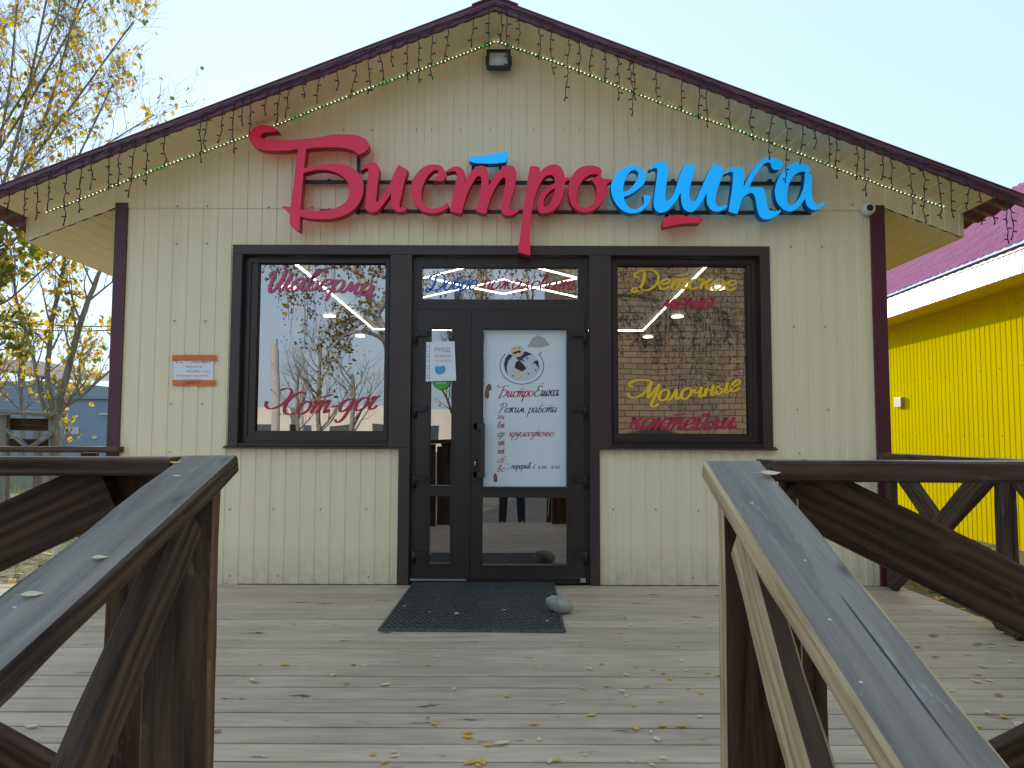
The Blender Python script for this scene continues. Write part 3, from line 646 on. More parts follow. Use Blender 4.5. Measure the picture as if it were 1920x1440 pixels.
for py in (628,768,899,1041):
    z=W(780,py).z; hinge(X0+.03,z-.02,1); hinge(X1-.03,z-.02,-1)
# pull handle and lock
mb=MB(); h0=W(905,805,-.06); h1=W(905,888,-.06)
mb.box(-.232,-.200,-.075,-.045,h1.z-.02,h0.z+.03); mb.box(-.285,-.200,-.055,-.03,h0.z+.0,h0.z+.045); mb.box(-.285,-.200,-.055,-.03,h1.z-.028,h1.z+.012)
mb.box(-.285,-.26,-.055,.012,h0.z+.0,h0.z+.045); mb.box(-.285,-.26,-.055,.012,h1.z-.028,h1.z+.012)
o=mb.build('handle','brown_metal',door); 
lk=W(891,868,.0)
mb=MB(); mb.box(lk.x-.015,lk.x+.015,.004,.012,lk.z-.04,lk.z+.035); o=mb.build('lock','black_plastic',door); bevel(o,.006)
mb=MB(); mb.box(lk.x-.004,lk.x+.004,.0,.004,lk.z-.018,lk.z+.0); mb.tube([(lk.x,.004,lk.z+.004),(lk.x,-.002,lk.z+.004)],.008,10); mb.build('lock_cylinder','steel',door)
script('Добро',(799,545),(893,541),.066,YV-.012,'vinyl_blue',door,.23,label='blue brush word in the glass above the door')
script('пожаловать',(903,541),(1080,543),.066,YV-.012,'vinyl_red',door,.19,label='red brush word in the glass above the door')
# ------------------------------------------------------------------ opening-hours poster on the door glass
po=empty('poster',(.105,.047,.735),'white opening hours poster with chef emblem filling the upper glass of the wide door leaf','poster')
YP=.0465
mb=MB(); mb.box(-.214,.424,YP,YP+.002,.738,1.949); mb.build('sheet','paper',po)
def disc(mb,cx,cz,rx,rz,y,n=40,a0=0,a1=360,rot=0):
    pts=[]
    for k in range(n+1):
        a=R(a0+(a1-a0)*k/n); x,z=rx*math.cos(a),rz*math.sin(a); c,s=math.cos(R(rot)),math.sin(R(rot))
        pts.append((cx+x*c-z*s,y,cz+x*s+z*c))
    if a1-a0==360: pts=pts[:-1]
    mb.poly(list(pts))
def ringm(mb,cx,cz,rx,rz,w,y,n=60,a0=0,a1=360):
    vs=[];fs=[]
    for k in range(n+1):
        a=R(a0+(a1-a0)*k/n)
        vs+=[(cx+rx*math.cos(a),y,cz+rz*math.sin(a)),(cx+(rx-w)*math.cos(a),y,cz+(rz-w)*math.sin(a))]
    for k in range(n): fs.append((2*k,2*k+1,2*k+3,2*k+2))
    mb.add(vs,fs)
def PP(zx,zy,k=1):           # zoomed poster coordinates -> world
    p=W(880+zx/4.5,600+zy/4.5,YP); return (p.x,YP-.0004*k,p.z)
def pol(mb,s,k=1):
    mb.poly([PP(*map(float,t.split(',')),k) for t in s.split()])
ec=PP(443,388); erx=(PP(630,0)[0]-PP(256,0)[0])/2; erz=(PP(0,230)[2]-PP(0,543)[2])/2
mb=MB(); ringm(mb,ec[0],ec[2],erx,erz,.006,YP-.0004,70,-222,42); mb.build('emblem_ring','ink_navy',po)
mb=MB(); disc(mb,ec[0],ec[2],erx*.82,erz*.80,YP-.0006); mb.build('emblem_plate','ink_plate',po)
mb=MB(); pol(mb,'300,420 292,370 305,320 335,285 365,300 330,345 315,400 325,470',3); pol(mb,'440,270 480,265 530,290 500,298 460,320 445,345 400,330 395,300',3); pol(mb,'540,345 580,340 590,420 575,395',3); mb.build('emblem_shade','ink_navy',po)
mb=MB(); disc(mb,*PP(405,262)[::2],.052,.046,YP-.0016); mb.build('emblem_face','ink_cream',po)
mb=MB(); pol(mb,'385,470 400,440 450,430 460,450 430,485 420,500 390,495',4); mb.build('emblem_apron','ink_cream',po)
mb=MB(); pol(mb,'365,275 385,268 402,262 420,255 436,262 428,280 410,275 390,288 370,285',5); pol(mb,'390,360 420,335 470,390 480,410 445,435 382,405',5)
pol(mb,'370,245 385,235 395,240 380,243',5); pol(mb,'410,236 425,233 430,240 415,240',5)
for q in ((490,325),(455,345),(600,280),(540,365),(562,422),(498,453),(367,472)): disc(mb,*PP(*q)[::2],.006,.007,YP-.002,10)
mb.build('emblem_moustache','ink_black',po)
mb=MB(); mb.poly([PP(x,y,5) for x,y in [(490,225),(505,200),(520,170),(545,145),(575,135),(610,140),(640,160),(660,190),(680,210),(600,232)]]); disc(mb,*PP(578,128)[::2],.005,.007,YP-.002,10); mb.build('emblem_cloche','ink_light',po)
def pscript(w,a,b,xh,mat,th=.17,label=None): return script(w,(880+a[0]/4.5,600+a[1]/4.5),(880+b[0]/4.5,600+b[1]/4.5),xh,YP-.0003,mat,po,th,label=label)
pscript('Бистро',(245,652),(535,645),.045,'ink_red',.17); pscript('Ёшка',(540,645),(752,638),.045,'ink_navy',.17)
pscript('Режим',(245,783),(462,780),.038,'ink_navy',.15); pscript('работы',(495,782),(735,778),.038,'ink_navy',.15)
for t,yy,mt in (('пн',838,'ink_red'),('вт',912,'ink_red'),('ср',984,'ink_navy'),('чт',1058,'ink_red'),('пт',1130,'ink_red'),('сб',1203,'ink_red'),('вс',1280,'ink_red')): pscript(t,(235,yy),(292,yy),.030,mt,.17)
pscript('круглосуточно',(333,984),(708,980),.032,'ink_red',.17)
pscript('перерыв',(352,1255),(515,1253),.026,'ink_navy',.18); pscript('с',(535,1253),(556,1253),.026,'ink_navy',.18)
c=PP(672,1243); text('6.00 - 8.00',(c[0],c[2]),.165,.026,'ink_navy',po,y=YP-.0006)
mb=MB()
for a,b_ in (((302,1205),(342,1228)),((300,1272),(342,1245))):
    p,q=Vector(PP(*a)),Vector(PP(*b_)); n=(q-p).cross(Vector((0,1,0))).normalized()*.0012; mb.poly([p+n,q+n,q-n,p-n])
mb.build('bracket_line','ink_grey',po)
mb=MB(); mb.poly([PP(x,y,4) for x,y in [(205,1365),(203,1320),(215,1288),(230,1300),(237,1335),(236,1367)]]); mb.build('painted_reflection','reflection_brown',po); mb=MB(); mb.poly([PP(x,y,4) for x,y in [(132,650),(135,600),(145,560),(165,535),(185,548),(186,590),(165,600),(168,650),(150,668)]]); mb.build('painted_reflection','reflection_brown',po)  # brown reflections painted on the sheet as flat patches
# mask notice in a punched sleeve and a green round sticker
no_=empty('mask_notice',(-.545,-.004,1.42),'white notice in a punched plastic sleeve hung over the narrow pane of the door','notice')
def N(zx,zy,y=-.004): p=W(790+zx/13.09,630+zy/13.09,y); return (p.x,y,p.z)
mb=MB(); vs=[N(120,150),N(815,130),N(855,1095),N(110,1115)]; vs2=[Vector(v)+Vector((0,.003,0)) for v in vs]; mb.add([Vector(v) for v in vs]+vs2,[(3,2,1,0),(4,5,6,7),(0,1,5,4),(1,2,6,5),(2,3,7,6),(3,0,4,7)])
mb.build('sleeve','paper2',no_)
mb=MB()
for k,yy in enumerate((240,290,370,440,510,620,745,810,895,965,1020)): disc(mb,*N(150,yy)[::2],.006,.0045,-.0046,8)
mb.poly([N(195,150,-.0044),N(207,150,-.0044),N(200,1100,-.0044),N(188,1100,-.0044)]); mb.build('punched_strip','ink_grey',no_)
c=N(515,345); text('ВХОД',(c[0],c[2]),.118,.040,'ink_grey',no_,y=-.0046,bold=.01)
c=N(520,490); text('БЕЗ МАСКИ',(c[0],c[2]),.122,.022,'ink_grey',no_,y=-.0046)
c=N(525,600); text('ЗАПРЕЩЁН',(c[0],c[2]),.112,.020,'ink_pink',no_,y=-.0046)
mb=MB(); mb.poly([N(x,y,-.0046) for x,y in [(330,800),(350,730),(450,745),(570,725),(598,800),(580,890),(510,930),(430,950),(360,910)]]); mb.build('mask_picture','ink_cyan',no_)
gs=empty('sticker',(-.54,.009,1.41),'green round sticker half hidden under the white notice on the door glass','sticker')
mb=MB(); gc=W(827,713,.008); 
n=40; mb.ring([[Vector((gc.x+.072*math.cos(2*math.pi*k/n),yy,gc.z+.072*math.sin(2*math.pi*k/n))) for k in range(n)] for yy in (.008,.0095)]); mb.build('disc','ink_green',gs)
text('0-00-00',(gc.x,gc.z-.022),.075,.014,'paper2',gs,y=.0074)
# ------------------------------------------------------------------ job notice on the wall
jn=empty('job_notice',(-2.43,-.013,1.51),'white paper notice taped to the cream wall with strips of orange tape above and below','notice')
def J(zx,zy,y): p=W(300+zx/14.4,640+zy/14.4,y); return (p.x,y,p.z)
def jq(pts,y,name,mat,t=.0012):
    mb=MB(); a=[Vector(J(x,z,y)) for x,z in pts]; b=[v+Vector((0,t,0)) for v in a]; n=len(a)
    mb.add(a+b,[tuple(range(n))[::-1],tuple(range(n,2*n))]+[(i,(i+1)%n,n+(i+1)%n,n+i) for i in range(n)]); return mb.build(name,mat,jn)
jq([(370,480),(900,470),(1440,480),(1430,800),(1435,1080),(900,1085),(375,1080),(365,800)],-.012,'sheet','paper2')
jq([(330,375),(700,365),(1100,370),(1525,375),(1530,450),(1520,530),(1250,520),(900,530),(600,525),(330,540)],-.0145,'tape','tape_orange')
jq([(330,1040),(700,1045),(1000,1040),(1500,1050),(1490,1200),(1100,1205),(800,1195),(345,1205)],-.0145,'tape','tape_orange')
for t,zx,zy,wd,hh,mt in (('В кафе',590,570,.088,.017,'ink_black'),('ТРЕБУЮТСЯ',905,690,.125,.017,'ink_red'),('КАССИРЫ-',895,805,.108,.019,'ink_red'),('(повара)',1240,818,.065,.011,'ink_navy'),('КУХОННЫЙ РАБОТНИК',880,925,.245,.017,'ink_red')):
    c=J(zx,zy,-.0125); text(t,(c[0],c[2]),wd,hh,mt,jn,y=-.0125)
script('Бистро',(356,680.5),(395,680),.012,-.0125,'ink_navy',jn,.2)
c=J(880,1035,-.0155); text('Телефон: по номеру',(c[0],c[2]),.15,.010,'ink_black',jn,y=-.0155)
c=J(880,1110,-.0155); text('8 960 000 76 82',(c[0],c[2]),.115,.014,'ink_black',jn,y=-.0155)
# ------------------------------------------------------------------ shop sign
sg=empty('shop_sign',(CX,-.1,2.7),'large red and blue brush letters on black rails above the door','sign')
LET=[
('letter','red',(460,220,6.545),['408,170c 350,120 270,95 180,92 110,120 60,170 45,230 55,290 90,340 140,375 220,400 330,408 450,408 560,402 638,388c 625,520 605,680 590,820 570,980 550,1100c 480,1088c 470,1115c 548,1180c 543,1230 545,1290 570,1340 610,1375 665,1398c 672,1215c 760,1240 880,1250 1000,1250 1120,1235 1230,1195 1330,1130 1400,1050 1440,950 1452,850 1430,750 1380,670 1300,610 1200,575 1080,568 960,575 850,592 775,612 720,622c 735,500 748,385c 850,375 1000,368 1130,370 1250,385 1330,412 1380,460c 1430,445 1490,405 1518,350 1490,280 1430,240 1330,213 1200,205 1080,210 950,230 830,252 700,265 560,275 400,280 280,275 215,260 183,235 200,205 240,185 320,178',
 '712,685c 780,665 880,645 980,645 1080,665 1170,710 1240,775 1275,860 1275,940 1240,1020 1170,1080 1080,1120 980,1138 880,1145 790,1140 678,1128c 690,950 705,800']),
('letter','red',(660,280,9.6),['140,385c 180,330 240,270 310,235 380,232 430,245 480,310 490,370 488,430 470,560 450,760 432,940c 475,940 520,890 570,820 620,740 680,620 730,480 780,370 840,268c 900,315 970,345 1005,375 985,450 950,560 915,720 880,880 855,1000 875,1045 930,1045 980,1020c 990,1060c 960,1100 900,1125 840,1125 780,1100 730,1060 705,1000 695,900 700,790c 660,860 600,940 540,1020 480,1090 410,1130 340,1135 280,1110 240,1060 235,980 245,860 260,720 275,560 290,430 290,350c 240,345 200,365 165,395c']),
('letter','red',(660,280,9.6),['1062,700 1075,600 1110,510 1170,420 1250,340 1340,290 1430,270 1520,270 1590,290 1640,330 1670,390 1688,450 1680,520 1650,558 1600,572 1520,570 1460,560c 1500,520 1540,450 1550,400 1520,370 1470,385 1400,440 1340,520 1290,620 1260,730 1250,840 1265,930 1310,1000 1370,1045 1440,1062 1520,1055 1600,1030 1670,990 1730,955c 1750,1030c 1690,1080 1600,1125 1500,1150 1400,1150 1310,1130 1230,1090 1160,1030 1110,950 1075,850']),
('letter','red',(820,270,6.545),['98,335c 150,300 210,275 260,275 300,295 330,335 343,390 335,475c 380,390 430,320 490,275 540,262 590,280 620,320 630,380 632,440 630,515c 690,410 760,320 820,275 880,262 930,275 965,320 970,390 960,470 935,580 905,690 888,760 900,800 940,808 985,790 1022,768c 1020,800c 980,838 930,868 860,880 810,860 785,820 785,750 800,650 825,520 838,440 828,412 800,418 760,465 710,540 660,650 625,750 605,855c 540,850 475,825c 485,760 500,700c 515,690c 525,600 535,500 540,430 525,395 490,400 450,450 400,540 355,650 320,770 300,855c 220,845 155,820c 175,700 200,580 225,470 242,400 240,360 215,337 170,337 110,355c']),
('dash','blue',(820,270,6.545),['388,158c 620,130 858,88c 862,150 845,222c 700,240 560,240 450,230 388,208c']),
('letter','red',(960,290,7.2),['245,150c 310,155 375,170c 378,235c 430,180 490,145 560,130 620,140 670,180 700,240 715,310c 783,300c 780,335c 715,372c 705,460 690,560 650,650 590,730 510,780 430,795 370,780 345,720 345,640 370,560 420,490 500,420 580,380c 575,320 550,285 520,270 470,285 420,330 380,390 350,450 320,540 290,650 270,770 250,900 243,1050 243,1200 250,1365c 160,1340 75,1315c 105,1130 135,900 150,750 175,580 200,420 220,280',
 '580,455c 530,480 480,530 440,590 425,650 440,705 480,690 520,640 550,570 570,510']),
('letter','red',(960,290,7.2),['760,470 770,390 800,300 860,220 940,165 1020,145 1100,145 1170,165 1210,205 1213,240 1195,275c 1225,315 1280,325 1352,328c 1345,355 1285,395c 1285,450 1270,530 1230,620 1170,700 1090,755 1000,775 920,765 840,720 790,650 765,560',
 '1175,268c 1100,262 1040,280 980,320 930,380 890,470 872,560 880,640 920,690 980,712 1040,700 1100,650 1135,560 1140,470 1120,400 1060,330c 1120,305']),
('letter','blue',(1130,280,7.68),['118,560 130,480 170,400 240,310 330,255 430,235 520,250 590,300 620,370 620,430 590,500 520,570 430,630 370,665 305,680c 320,740 360,810 410,850 470,862 540,835 590,780 597,730 585,660c 685,665c 690,720 660,790 600,860 520,905 430,922 340,905 250,850 180,760 135,660','298,610c 300,540 325,440 370,350 420,305 470,300 510,330 510,380 480,460 430,530 380,580 340,600']),
('letter','blue',(1130,280,7.68),['665,290c 710,235 780,185 850,172 905,182c 935,240 940,330 930,430 915,550 900,660 915,735c 955,730 1000,680 1050,570 1090,440 1130,330 1190,200c 1270,215 1332,235c 1310,340 1285,440 1260,560 1250,670 1270,725 1310,745 1350,715 1390,620 1450,500 1500,380 1560,260 1610,192c 1680,235 1748,262c 1720,370 1690,480 1650,600 1625,720 1635,790 1680,820 1740,810 1800,795c 1795,835c 1730,875 1650,895 1580,880 1530,830 1500,750 1500,630c 1450,720 1390,810 1330,880 1260,902 1200,880 1155,830 1130,730 1125,620c 1080,710 1010,800 940,880 870,908 800,905 750,850 735,770 745,660 765,520 785,380 785,275c 740,270 700,295c']),
('dash','red',(1130,280,7.68),['885,1000 915,972 1000,960 1150,955 1300,965 1445,990c 1430,1040 1395,1070c 1250,1068 1100,1080 960,1110 870,1130c 865,1060']),
('letter','blue',(1330,280,8.348),['240,385c 290,325 350,285 430,272 500,295 540,345 550,420 545,500 540,590c 590,480 650,370 720,270 800,190 890,140 980,132 1070,145 1135,185 1150,235 1130,290 1080,320 1010,315 975,270 960,220 930,205 880,215 820,270 760,350 700,440 650,540 625,598c 700,590 780,590 840,600 865,640 885,720 895,810 910,890 950,950 1010,965 1070,960 1125,935c 1115,985c 1040,1045 960,1085 870,1095 810,1065 770,1000 745,900 730,800 705,720 670,685 630,685 580,715 520,770 480,880 445,1010c 370,995 300,970c 320,850 345,700 365,550 370,440 370,370 330,350 280,375c']),
('letter','blue',(1330,280,8.348),['1030,700 1030,620 1060,510 1110,400 1180,310 1260,240 1350,205 1440,205 1510,240 1560,280 1590,322c 1540,368c 1612,408c 1605,520 1605,650 1615,760 1650,830 1700,865 1750,840 1800,805c 1795,860 1760,905 1700,940 1620,945 1560,910 1520,860 1500,765c 1460,830 1400,900 1330,955 1260,970 1190,955 1120,900 1060,820','1495,390c 1490,500 1470,620 1420,740 1370,810 1300,870 1250,868 1220,810 1218,720 1230,620 1260,520 1310,430 1380,370 1460,348 1505,348c'])]
YL=-.165; TH=.085
for i,(nm,colr,(ox,oy,s),loops) in enumerate(LET):
    yy=YL-.0015*(i%3); LL=[]
    for lp in loops:
        LL.append([(lambda p:(p.x,p.z))(W(ox+q.x/s,oy+q.y/s,yy)) for q in catmull(parse(lp),True,5)])
    me=curvemesh(LL,TH-.006,.003,nm)
    cxm=sum(v.co.x for v in me.vertices)/len(me.vertices); czm=sum(v.co.z for v in me.vertices)/len(me.vertices)
    for v in me.vertices: v.co.x-=cxm; v.co.z-=czm
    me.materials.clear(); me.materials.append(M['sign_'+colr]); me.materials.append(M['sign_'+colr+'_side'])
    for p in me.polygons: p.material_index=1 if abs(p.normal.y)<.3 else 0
    o=bpy.data.objects.new(nm,me); link(o,sg,(cxm,yy+TH/2,czm)); o['label']=('bright red ' if colr=='red' else 'bright blue ')+('brush letter' if nm=='letter' else 'stroke')+' of the sign'
YB=-.066
for (xa,xb,py) in ((571,1515,342),(600,1520,397)):
    a=W(xa,py,YB); b_=W(xb,py+2,YB); z=(a.z+b_.z)/2; boxo('rail','sign_frame',sg,a.x,b_.x,YB-.012,YB+.012,z-.0125,z+.0125)
def post(px,p0,p1):
    a=W(px,p0,YB); b_=W(px,p1,YB); boxo('bracket','sign_frame',sg,a.x-.012,a.x+.012,YB+.013,YB+.035,b_.z,a.z)
post(672,262,400); post(887,292,345); post(938,296,345); post(1251,395,420); post(1287,395,412); post(560,300,400)
for px in (620,820,1040,1260,1440):
    for py in (342,397):
        a=W(px,py,0); boxo('standoff','sign_frame',sg,a.x-.012,a.x+.012,YB+.0125,-.004,a.z-.010,a.z+.010)
# ------------------------------------------------------------------ floodlight and camera
fl=empty('floodlight',(CX,-.02,3.9),'small black square floodlight under the ridge of the gable','floodlight')
a=W(912.5,95,-.09); b_=W(957.5,130,-.09)
mb=MB(); x0,x1,z1,z0=a.x,b_.x,a.z,b_.z
frame_rect(mb,x0,x1,z0,z1,.02,-.115,-.075); mb.box(x0+.01,x1-.01,-.08,-.045,z0+.01,z1-.01)
for k in range(7): mb.box(x0+.02+k*.022,x0+.026+k*.022,-.05,-.03,z0+.02,z1-.02)
mb.build('housing','black_plastic',fl)
boxo('glass','lens_glass',fl,x0+.02,x1-.02,-.1,-.098,z0+.02,z1-.02)
mb=MB(); cxf,czf=(x0+x1)/2,(z0+z1)/2; mb.box(cxf-.03,cxf+.03,-.102,-.0995,czf-.022,czf+.022); mb.build('reflector','alu',fl)
mb=MB(); mb.box(x0-.008,x0-.002,-.1,-.01,czf-.008,czf+.03); mb.box(x1+.002,x1+.008,-.1,-.01,czf-.008,czf+.03); mb.box(x0-.008,x1+.008,-.016,-.009,czf-.01,czf+.03); mb.box(cxf-.02,cxf+.02,-.06,-.02,z1-.01,z1+.02); mb.build('bracket','black_plastic',fl)
cm=empty('security_camera',(2.76,-.02,2.88),'round white security camera at the top of the right corner trim','camera')
cc=W(1630,390,-.06)
lathe('body','white_plastic',cm,(cc.x,0,cc.z),[(.03,-.013),(.05,-.014),(.054,-.03),(.052,-.05),(.046,-.066),(.034,-.078),(.03,-.08)],24,'y')
lathe('lens','black_plastic',cm,(cc.x-.004,0,cc.z-.004),[(.026,-.07),(.026,-.081),(.018,-.088),(.006,-.092)],20,'y')
# ------------------------------------------------------------------ garlands
def drop_mesh(length,seed):
    rn=random.Random(seed); mb=MB(); z=0; x=y=0; pts=[(0,0,0)]; nb=0
    while z>-length:
        z-=rn.uniform(.018,.032); x+=rn.uniform(-.010,.010); x*=.9; pts.append((x,y+rn.uniform(-.003,.003),z))
    mb.tube(pts,.0034,4)
    pts2=[(p[0]+.003*math.sin(i*1.3),p[1]+.003,p[2]) for i,p in enumerate(pts)]; mb.tube(pts2,.0026,4)
    for i in range(2,len(pts),3):
        s=rn.choice((-1,1)); p=Vector(pts[i]); q=p+Vector((s*rn.uniform(.018,.03),-.005,rn.uniform(-.014,.006))); mb.tube([p,q],[.004,.0058],5)
    e=Vector(pts[-1]); mb.tube([e,e+Vector((rn.uniform(-.012,.012),0,-.028))],[.004,.0062],5)
    me=bpy.data.meshes.new('light_drop'); me.from_pydata(mb.v,[],mb.f); me.materials.append(M['black_wire']); me.polygons.foreach_set('use_smooth',[True]*len(mb.f)); return me
drops=[(8,45),(33,45),(62,68),(83,70),(110,62),(137,105),(167,90),(187,55),(218,68),(240,70),(264,100),(285,85),(318,62),(385,80),(395,62),(423,60),(445,88),(459,45),(474,60),(505,38),(527,62),(548,60),(575,30),(602,52),(634,40),(665,72),(697,75),(715,52),(741,42),(765,75),(787,92),(813,92),(842,75),(888,62),(916,72),(940,60),(948,110),(974,62),(1012,68),(1035,90),(1065,125),(1087,70),(1112,62),(1133,68),(1160,90),(1184,80),(1187,112),(1230,70),(1278,62),(1308,70),(1325,75),(1365,58),(1407,72),(1440,92),(1467,130),(1497,80),(1522,42),(1545,62),(1565,78),(1597,75),(1612,95),(1648,50),(1662,62),(1697,95),(1721,105),(1747,88),(1771,78),(1800,75),(1823,65),(1848,60),(1871,85),(1880,75)]
for sgn,lb in ((-1,'icicle light string hung along the left slope of the gable'),(1,'icicle light string hung along the right slope of the gable')):
    st=empty('icicle_lights',(CX+sgn*1.8,YF-.03,zs(CX+sgn*1.8)+.03),lb,'string lights','icicle light strings on the gable')
    mb=MB()
    for q in range(3):
        pts=[]; rn=random.Random(q+sgn*5)
        for k in range(90):
            x=CX+sgn*3.8*k/89; pts.append((x,YF-.024-.004*q,zs(x)+.032+.012*math.sin(x*6+q)+rn.uniform(-.007,.007)))
        mb.tube(pts,.0035,4)
    mb.build('cable','purple_wire',st)
    for i,(px,ln) in enumerate(drops):
        p=W(px,0,YF-.026)
        if (p.x<CX)!=(sgn<0): continue
        o=bpy.data.objects.new('light_drop',drop_mesh(ln*.0038,i)); link(o,st,(p.x,YF-.03,zs(p.x)+.03))
# LED rope on the wall-soffit junction
lm={}
for mt in ('led_white','led_green'):
    mb=MB(); mb.smooth=True; mb.ring([[Vector((r*math.cos(a),-.001,r*math.sin(a)))+Vector((0,h,0)) for a in [k*math.pi/3 for k in range(6)]] for r,h in ((.002,.004),(.0045,0),(.0038,-.004),(.001,-.006))]); me=bpy.data.meshes.new('bulb'); me.from_pydata(mb.v,[],mb.f); me.materials.append(M[mt]); lm[mt]=me
for sgn,lb in ((-1,'lit green light rope under the left soffit'),(1,'lit green light rope under the right soffit')):
    st=empty('light_rope',(CX+sgn*1.8,-.03,zs(CX+sgn*1.8)-.02),lb,'string lights','lit light ropes under the soffit')
    pts=[]; N_=118; rn=random.Random(11+sgn); ss=[]
    for k in range(N_):
        x=CX+sgn*3.5*(k+.5)/N_; z=zs(x)-.018+.006*math.sin(x*4)+rn.uniform(-.002,.002); ss.append(Vector((x,-.028,z)))
    mb=MB(); mb.tube(ss,.0038,5); mb.build('rope','green_wire',st)
    mb=MB()
    for k,p in enumerate(ss):
        mt='led_green' if rn.random()<.25 else 'led_white'
        if k<100:
            o=bpy.data.objects.new('bulb',lm[mt]); link(o,st,p+Vector((0,-.006,0)))
        else:
            mb.add([p+Vector((0,-.006,0))+v.co for v in lm[mt].vertices],[tuple(f.vertices) for f in lm[mt].polygons])
    tag(mb.build('bulb','led_white',st),kind='stuff')
# ------------------------------------------------------------------ interior lights
li=empty('ceiling_light',(CX,2,2.6),'thin white zigzag light line seen through the glass of the cafe','ceiling light')
ZC=2.62
def led(pts,r=.011):
    mb=MB(); mb.tube([G(x,y,ZC) for x,y in pts],r,4); mb.build('light_line','led_warm',li)
led([(555,495),(700,617)],.012); led([(700,617),(1205,620)],.012); led([(1325,498),(1205,620)],.012)
for ln in ([(795,521),(871,502)],[(804,521),(884,539),(944,551),(1002,539),(1082,522)],[(791,558),(882,538),(944,524),(1002,539),(1082,557)],[(1007,502),(1082,521)]): led(ln,.009)
for i,((px,py),lb) in enumerate(zip(((618,594),(675,631),(541,541),(1270,595),(1215,633),(1345,542)),('upper small','lowest','highest','upper small','lowest','highest'))):
    p=G(px,py,ZC); o=lathe('downlight','led_down',None,p,[(.0,.0),(.075,0),(.075,.02)],18); tag(o,'round ceiling downlight, %s of three bright ovals seen in the %s window'%(('middle','lowest','highest')[i%3],'left' if i<3 else 'right'),'downlight','round downlights inside the cafe')
# ------------------------------------------------------------------ mat and stone
dm=[G(712,1184,0),G(1053,1186,0),G(1041,1093,0),G(779,1092,0)]
mt=empty('door_mat',((dm[0]+dm[1]+dm[2]+dm[3])/4),'black rubber honeycomb mat lying in front of the door','mat')
mb=MB(); nx,ny=30,40; ux=(dm[1]-dm[0]).normalized(); uy=Vector((-ux.y,ux.x,0)); wx=1.06; ly=1.46; o0=dm[0].copy()
skew=(dm[3]-dm[0]).dot(ux)
def mp_(u,v): return o0+ux*(u*wx)+uy*(v*ly)+ux*(skew*v*(1-.9*u))
for j in range(ny):
    for i in range(nx):
        u=(i+.5+(.5 if j%2 else 0))/(nx+.5); v=(j+.5)/ny; c=mp_(u,v); ra,rb=.0165,.0235
        R1=[];R2=[];R3=[];R4=[]
        for k in range(6):
            a=math.pi/6+k*math.pi/3
            e=Vector((math.cos(a)*.0205,math.sin(a)*.0235,0)); i_=Vector((math.cos(a)*.0145,math.sin(a)*.0165,0))
            R1.append(c+e+Vector((0,0,.0155))); R2.append(c+i_+Vector((0,0,.0155))); R3.append(c+i_+Vector((0,0,.003))); R4.append(c+e+Vector((0,0,.003)))
        vs=R1+R2+R3+R4; fs=[]
        for k in range(6):
            l=(k+1)%6; fs+=[(k,l,6+l,6+k),(6+k,6+l,12+l,12+k),(k,18+k,18+l,l)]
        mb.add(vs,fs)
for v_ in mb.v: v_.z+=max(0,.006*noise.noise(Vector((v_.x*3,v_.y*3,0)))+.001)
mb.build('honeycomb','rubber',mt)
mb=MB()
for a,b_ in (((0,0),(1,0)),((1,0),(1,1)),((1,1),(0,1)),((0,1),(0,0))):
    p,q=mp_(*a),mp_(*b_); n=(q-p).cross(Vector((0,0,1))).normalized()*.012
    mb.add([p+n+Vector((0,0,.002)),q+n+Vector((0,0,.002)),q-n+Vector((0,0,.002)),p-n+Vector((0,0,.002)),p+n*.6+Vector((0,0,.017)),q+n*.6+Vector((0,0,.017)),q-n*.6+Vector((0,0,.017)),p-n*.6+Vector((0,0,.017))],[(0,1,5,4),(1,2,6,5),(2,3,7,6),(3,0,4,7),(4,5,6,7)])
mb.build('border','rubber',mt)
sp=G(1049,1152,0)
bm=bmesh.new(); bmesh.ops.create_icosphere(bm,subdivisions=4,radius=1)
for v in bm.verts:
    c=v.co.copy(); k=1+.16*noise.noise(c*1.3+Vector((3,1,2)))+.07*noise.noise(c*3)+.022*noise.noise(c*11)
    v.co=Vector((c.x*.082,c.y*.065,max(c.z,-.8)*.055+ c.x*-.012))*k
me=bpy.data.meshes.new('stone'); bm.to_mesh(me); bm.free(); me.materials.append(M['stone']); me.polygons.foreach_set('use_smooth',[True]*len(me.polygons))
st_=bpy.data.objects.new('stone',me); link(st_,None,sp+Vector((0,.02,.058))); tag(st_,'rounded grey stone holding down the edge of the black mat','stone')
# ------------------------------------------------------------------ near railings
def d2y(d): return d-D0
RW='rail_wood'
# left railing
lr=empty('railing',(-.82,d2y(2.05),0),'dark wooden railing left of the entry with its handrail sloping to the lower left','railing','wooden railings flanking the entry')
H=1.069
yb,yf=d2y(2.075),d2y(.55)
xl=-.815
def hz(d,d_top,slope): return H-.025-max(0,(d_top-d))*slope
beam('handrail',(xl-.003,d2y(2.10),H-.022),(xl+.008,d2y(.45),H-.022-(2.10-.45)*.302),.152,.05,['rail_top_wood',RW],lr,(0,0,1),{'bottom':1,'left':1,'right':1,'end':1},1,.003,.007)
